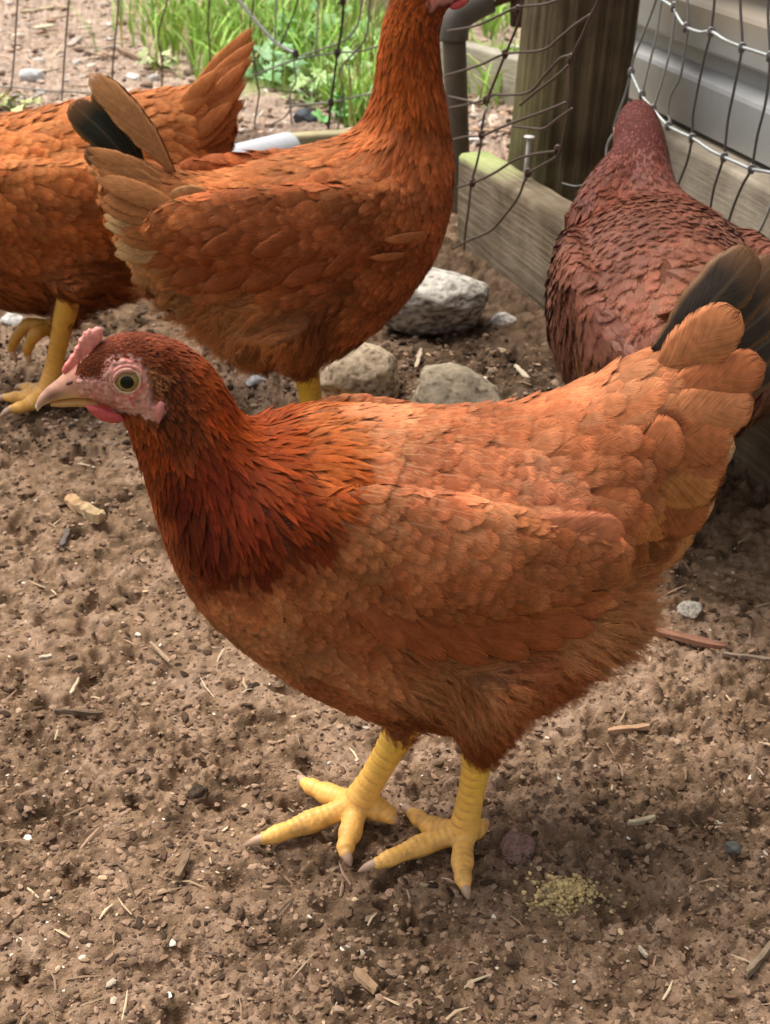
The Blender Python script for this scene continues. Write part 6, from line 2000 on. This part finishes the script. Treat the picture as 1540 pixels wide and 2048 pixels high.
# ------------------------------------------------------------------ greenery outside the fence
def grass():
    r = np.random.default_rng(9)
    mb = MB()
    tufts = [(370, 40, 60, 26, 90), (440, 55, 60, 26, 140), (520, 30, 70, 26, 200), (590, 45, 60, 26, 170), (500, 80, 50, 22, 110), (560, 100, 40, 18, 70), (700, 190, 26, 16, 90), (720, 210, 20, 12, 50), (640, 40, 50, 20, 200), (620, 90, 60, 20, 200), (700, 110, 40, 20, 140), (400, 20, 70, 16, 150), (540, 60, 80, 20, 200), (300, 10, 40, 16, 30), (460, 110, 40, 16, 40), (680, 30, 40, 20, 70), (975, 20, 30, 14, 60), (985, 150, 20, 16, 60), (1272, 190, 5, 40, 60), (1265, 100, 5, 50, 40)]
    for (px_, py_, sx_, sy_, n) in tufts:
        for k in range(n):
            q = on_z(px_ + r.normal() * sx_, min(py_ + r.normal() * sy_ + 40, 300), 0.0)
            L = r.uniform(.05, .15); th = r.uniform(0, 6.28); lean = r.uniform(.1, .9)
            d = np.array([math.cos(th), math.sin(th), 0]); w = r.uniform(.0018, .0042)
            t = np.linspace(0, 1, 5)
            ctr = q + np.outer(L * lean * t ** 1.8, d) + np.outer(L * (t - .35 * lean * t ** 2), [0, 0, 1])
            s2 = np.array([-d[1], d[0], 0])
            wid = w * (1 - t ** 2.2) + .0003
            V = np.stack([ctr - s2 * wid[:, None], ctr + np.array([0, 0, -.0008]), ctr + s2 * wid[:, None]], 1).reshape(-1, 3)
            c = np.array([0.30, 0.50, 0.085]) if r.random() > .22 else np.array([0.52, 0.48, 0.20])
            mb.add(V, [grid_faces(5, 3)], c * r.uniform(.55, 1.5))
    tag(mb.build("grass", M_LEAF), "bright green grass growing outside the back fence", "grass", kind="stuff")


grass()


def weed(px_, py_, n, spread, hgt, size, col, label, seed):
    r = np.random.default_rng(seed)
    p = on_z(px_, py_, 0.0)
    e = empty("weed", (p[0], p[1], 0))
    stem = MB(); leaves = []
    k = 0
    for i in range(n):
        th = r.uniform(0, 6.28); rad = spread * math.sqrt(r.random()); z = hgt * r.uniform(.25, 1) * (1 - .5 * (rad / spread) ** 2)
        tip = np.array([rad * math.cos(th), rad * math.sin(th), z])
        stem.add(*tube([(0, 0, 0), tip * np.array([.4, .4, .6]), tip], [.0018, .0014, .001], 5, 6), np.array([0.14, 0.20, 0.05]))
        # lobed leaf
        m = 18
        a = np.linspace(0, 2 * math.pi, m, endpoint=False)
        R = size * r.uniform(.6, 1.2) * (0.78 + 0.22 * np.cos(5 * a)) * (1 - .35 * np.exp(-((np.minimum(a, 2 * math.pi - a)) / .35) ** 2))
        nrm = unit(np.array([r.normal() * .45, r.normal() * .45 - .25, 1.0])); ax = unit(np.cross(nrm, [math.sin(th), math.cos(th), .1])); ay = np.cross(nrm, ax)
        rim = tip + np.outer(R * np.cos(a), ax) + np.outer(R * np.sin(a), ay) + nrm * (0.12 * size * np.cos(2.5 * a))[:, None]
        mid = tip + 0.55 * (np.outer(R * np.cos(a), ax) + np.outer(R * np.sin(a), ay)) + nrm * 0.10 * size
        V = np.vstack([tip - nrm * size * .05, mid, rim])
        i0 = np.arange(m); j0 = (i0 + 1) % m
        F3 = np.stack([np.zeros(m, int), 1 + i0, 1 + j0], -1); F4 = np.stack([1 + i0, 1 + m + i0, 1 + m + j0, 1 + j0], -1)
        mb = MB(); mb.add(V, [F3, F4], np.array(col) * r.uniform(.8, 1.7))
        mb.build("leaf", M_LEAF, e)
    stem.build("stem", M_LEAF, e)
    tag(e, label, "weed", "weeds outside the fence")


weed(545, 170, 26, .075, .10, .020, (0.20, 0.36, 0.16), "mint green leafy weed just right of the far hen's tail", 1)
weed(620, 120, 28, .085, .13, .020, (0.17, 0.33, 0.12), "tall leafy weed behind the pale wire knot above the slate pebble", 2)
weed(625, 210, 16, .05, .07, .018, (0.28, 0.40, 0.14), "yellowish green weed above the slate pebble", 3)
weed(700, 245, 20, .06, .05, .020, (0.18, 0.40, 0.13), "low bright weed beside the tall hen's neck", 4)
weed(650, 60, 26, .085, .15, .022, (0.18, 0.36, 0.09), "bushy weed in front of the cream coloured stone", 5)
weed(725, 225, 12, .04, .06, .026, (0.30, 0.48, 0.22), "broad pale leaves touching the tall hen's neck", 6)
weed(580, 80, 24, .09, .12, .026, (0.22, 0.40, 0.12), "leafy weed in the grass above the far hen's tail", 11)
weed(690, 130, 22, .08, .12, .026, (0.20, 0.38, 0.12), "leafy weed right of the dark fence wire", 12)
weed(665, 180, 20, .07, .09, .024, (0.26, 0.42, 0.16), "pale leafy weed crossed by the lower fence wire", 13)
weed(510, 60, 18, .08, .10, .024, (0.20, 0.38, 0.11), "green weed half hidden in the grass at the grey loose wire", 14)
weed(325, 140, 10, .05, .05, .018, (0.40, 0.44, 0.20), "pale yellow green weed between the stick and the far hen's back", 7)
weed(30, 225, 10, .06, .04, .016, (0.40, 0.42, 0.16), "small yellowish weed by the fence at the far left", 8)
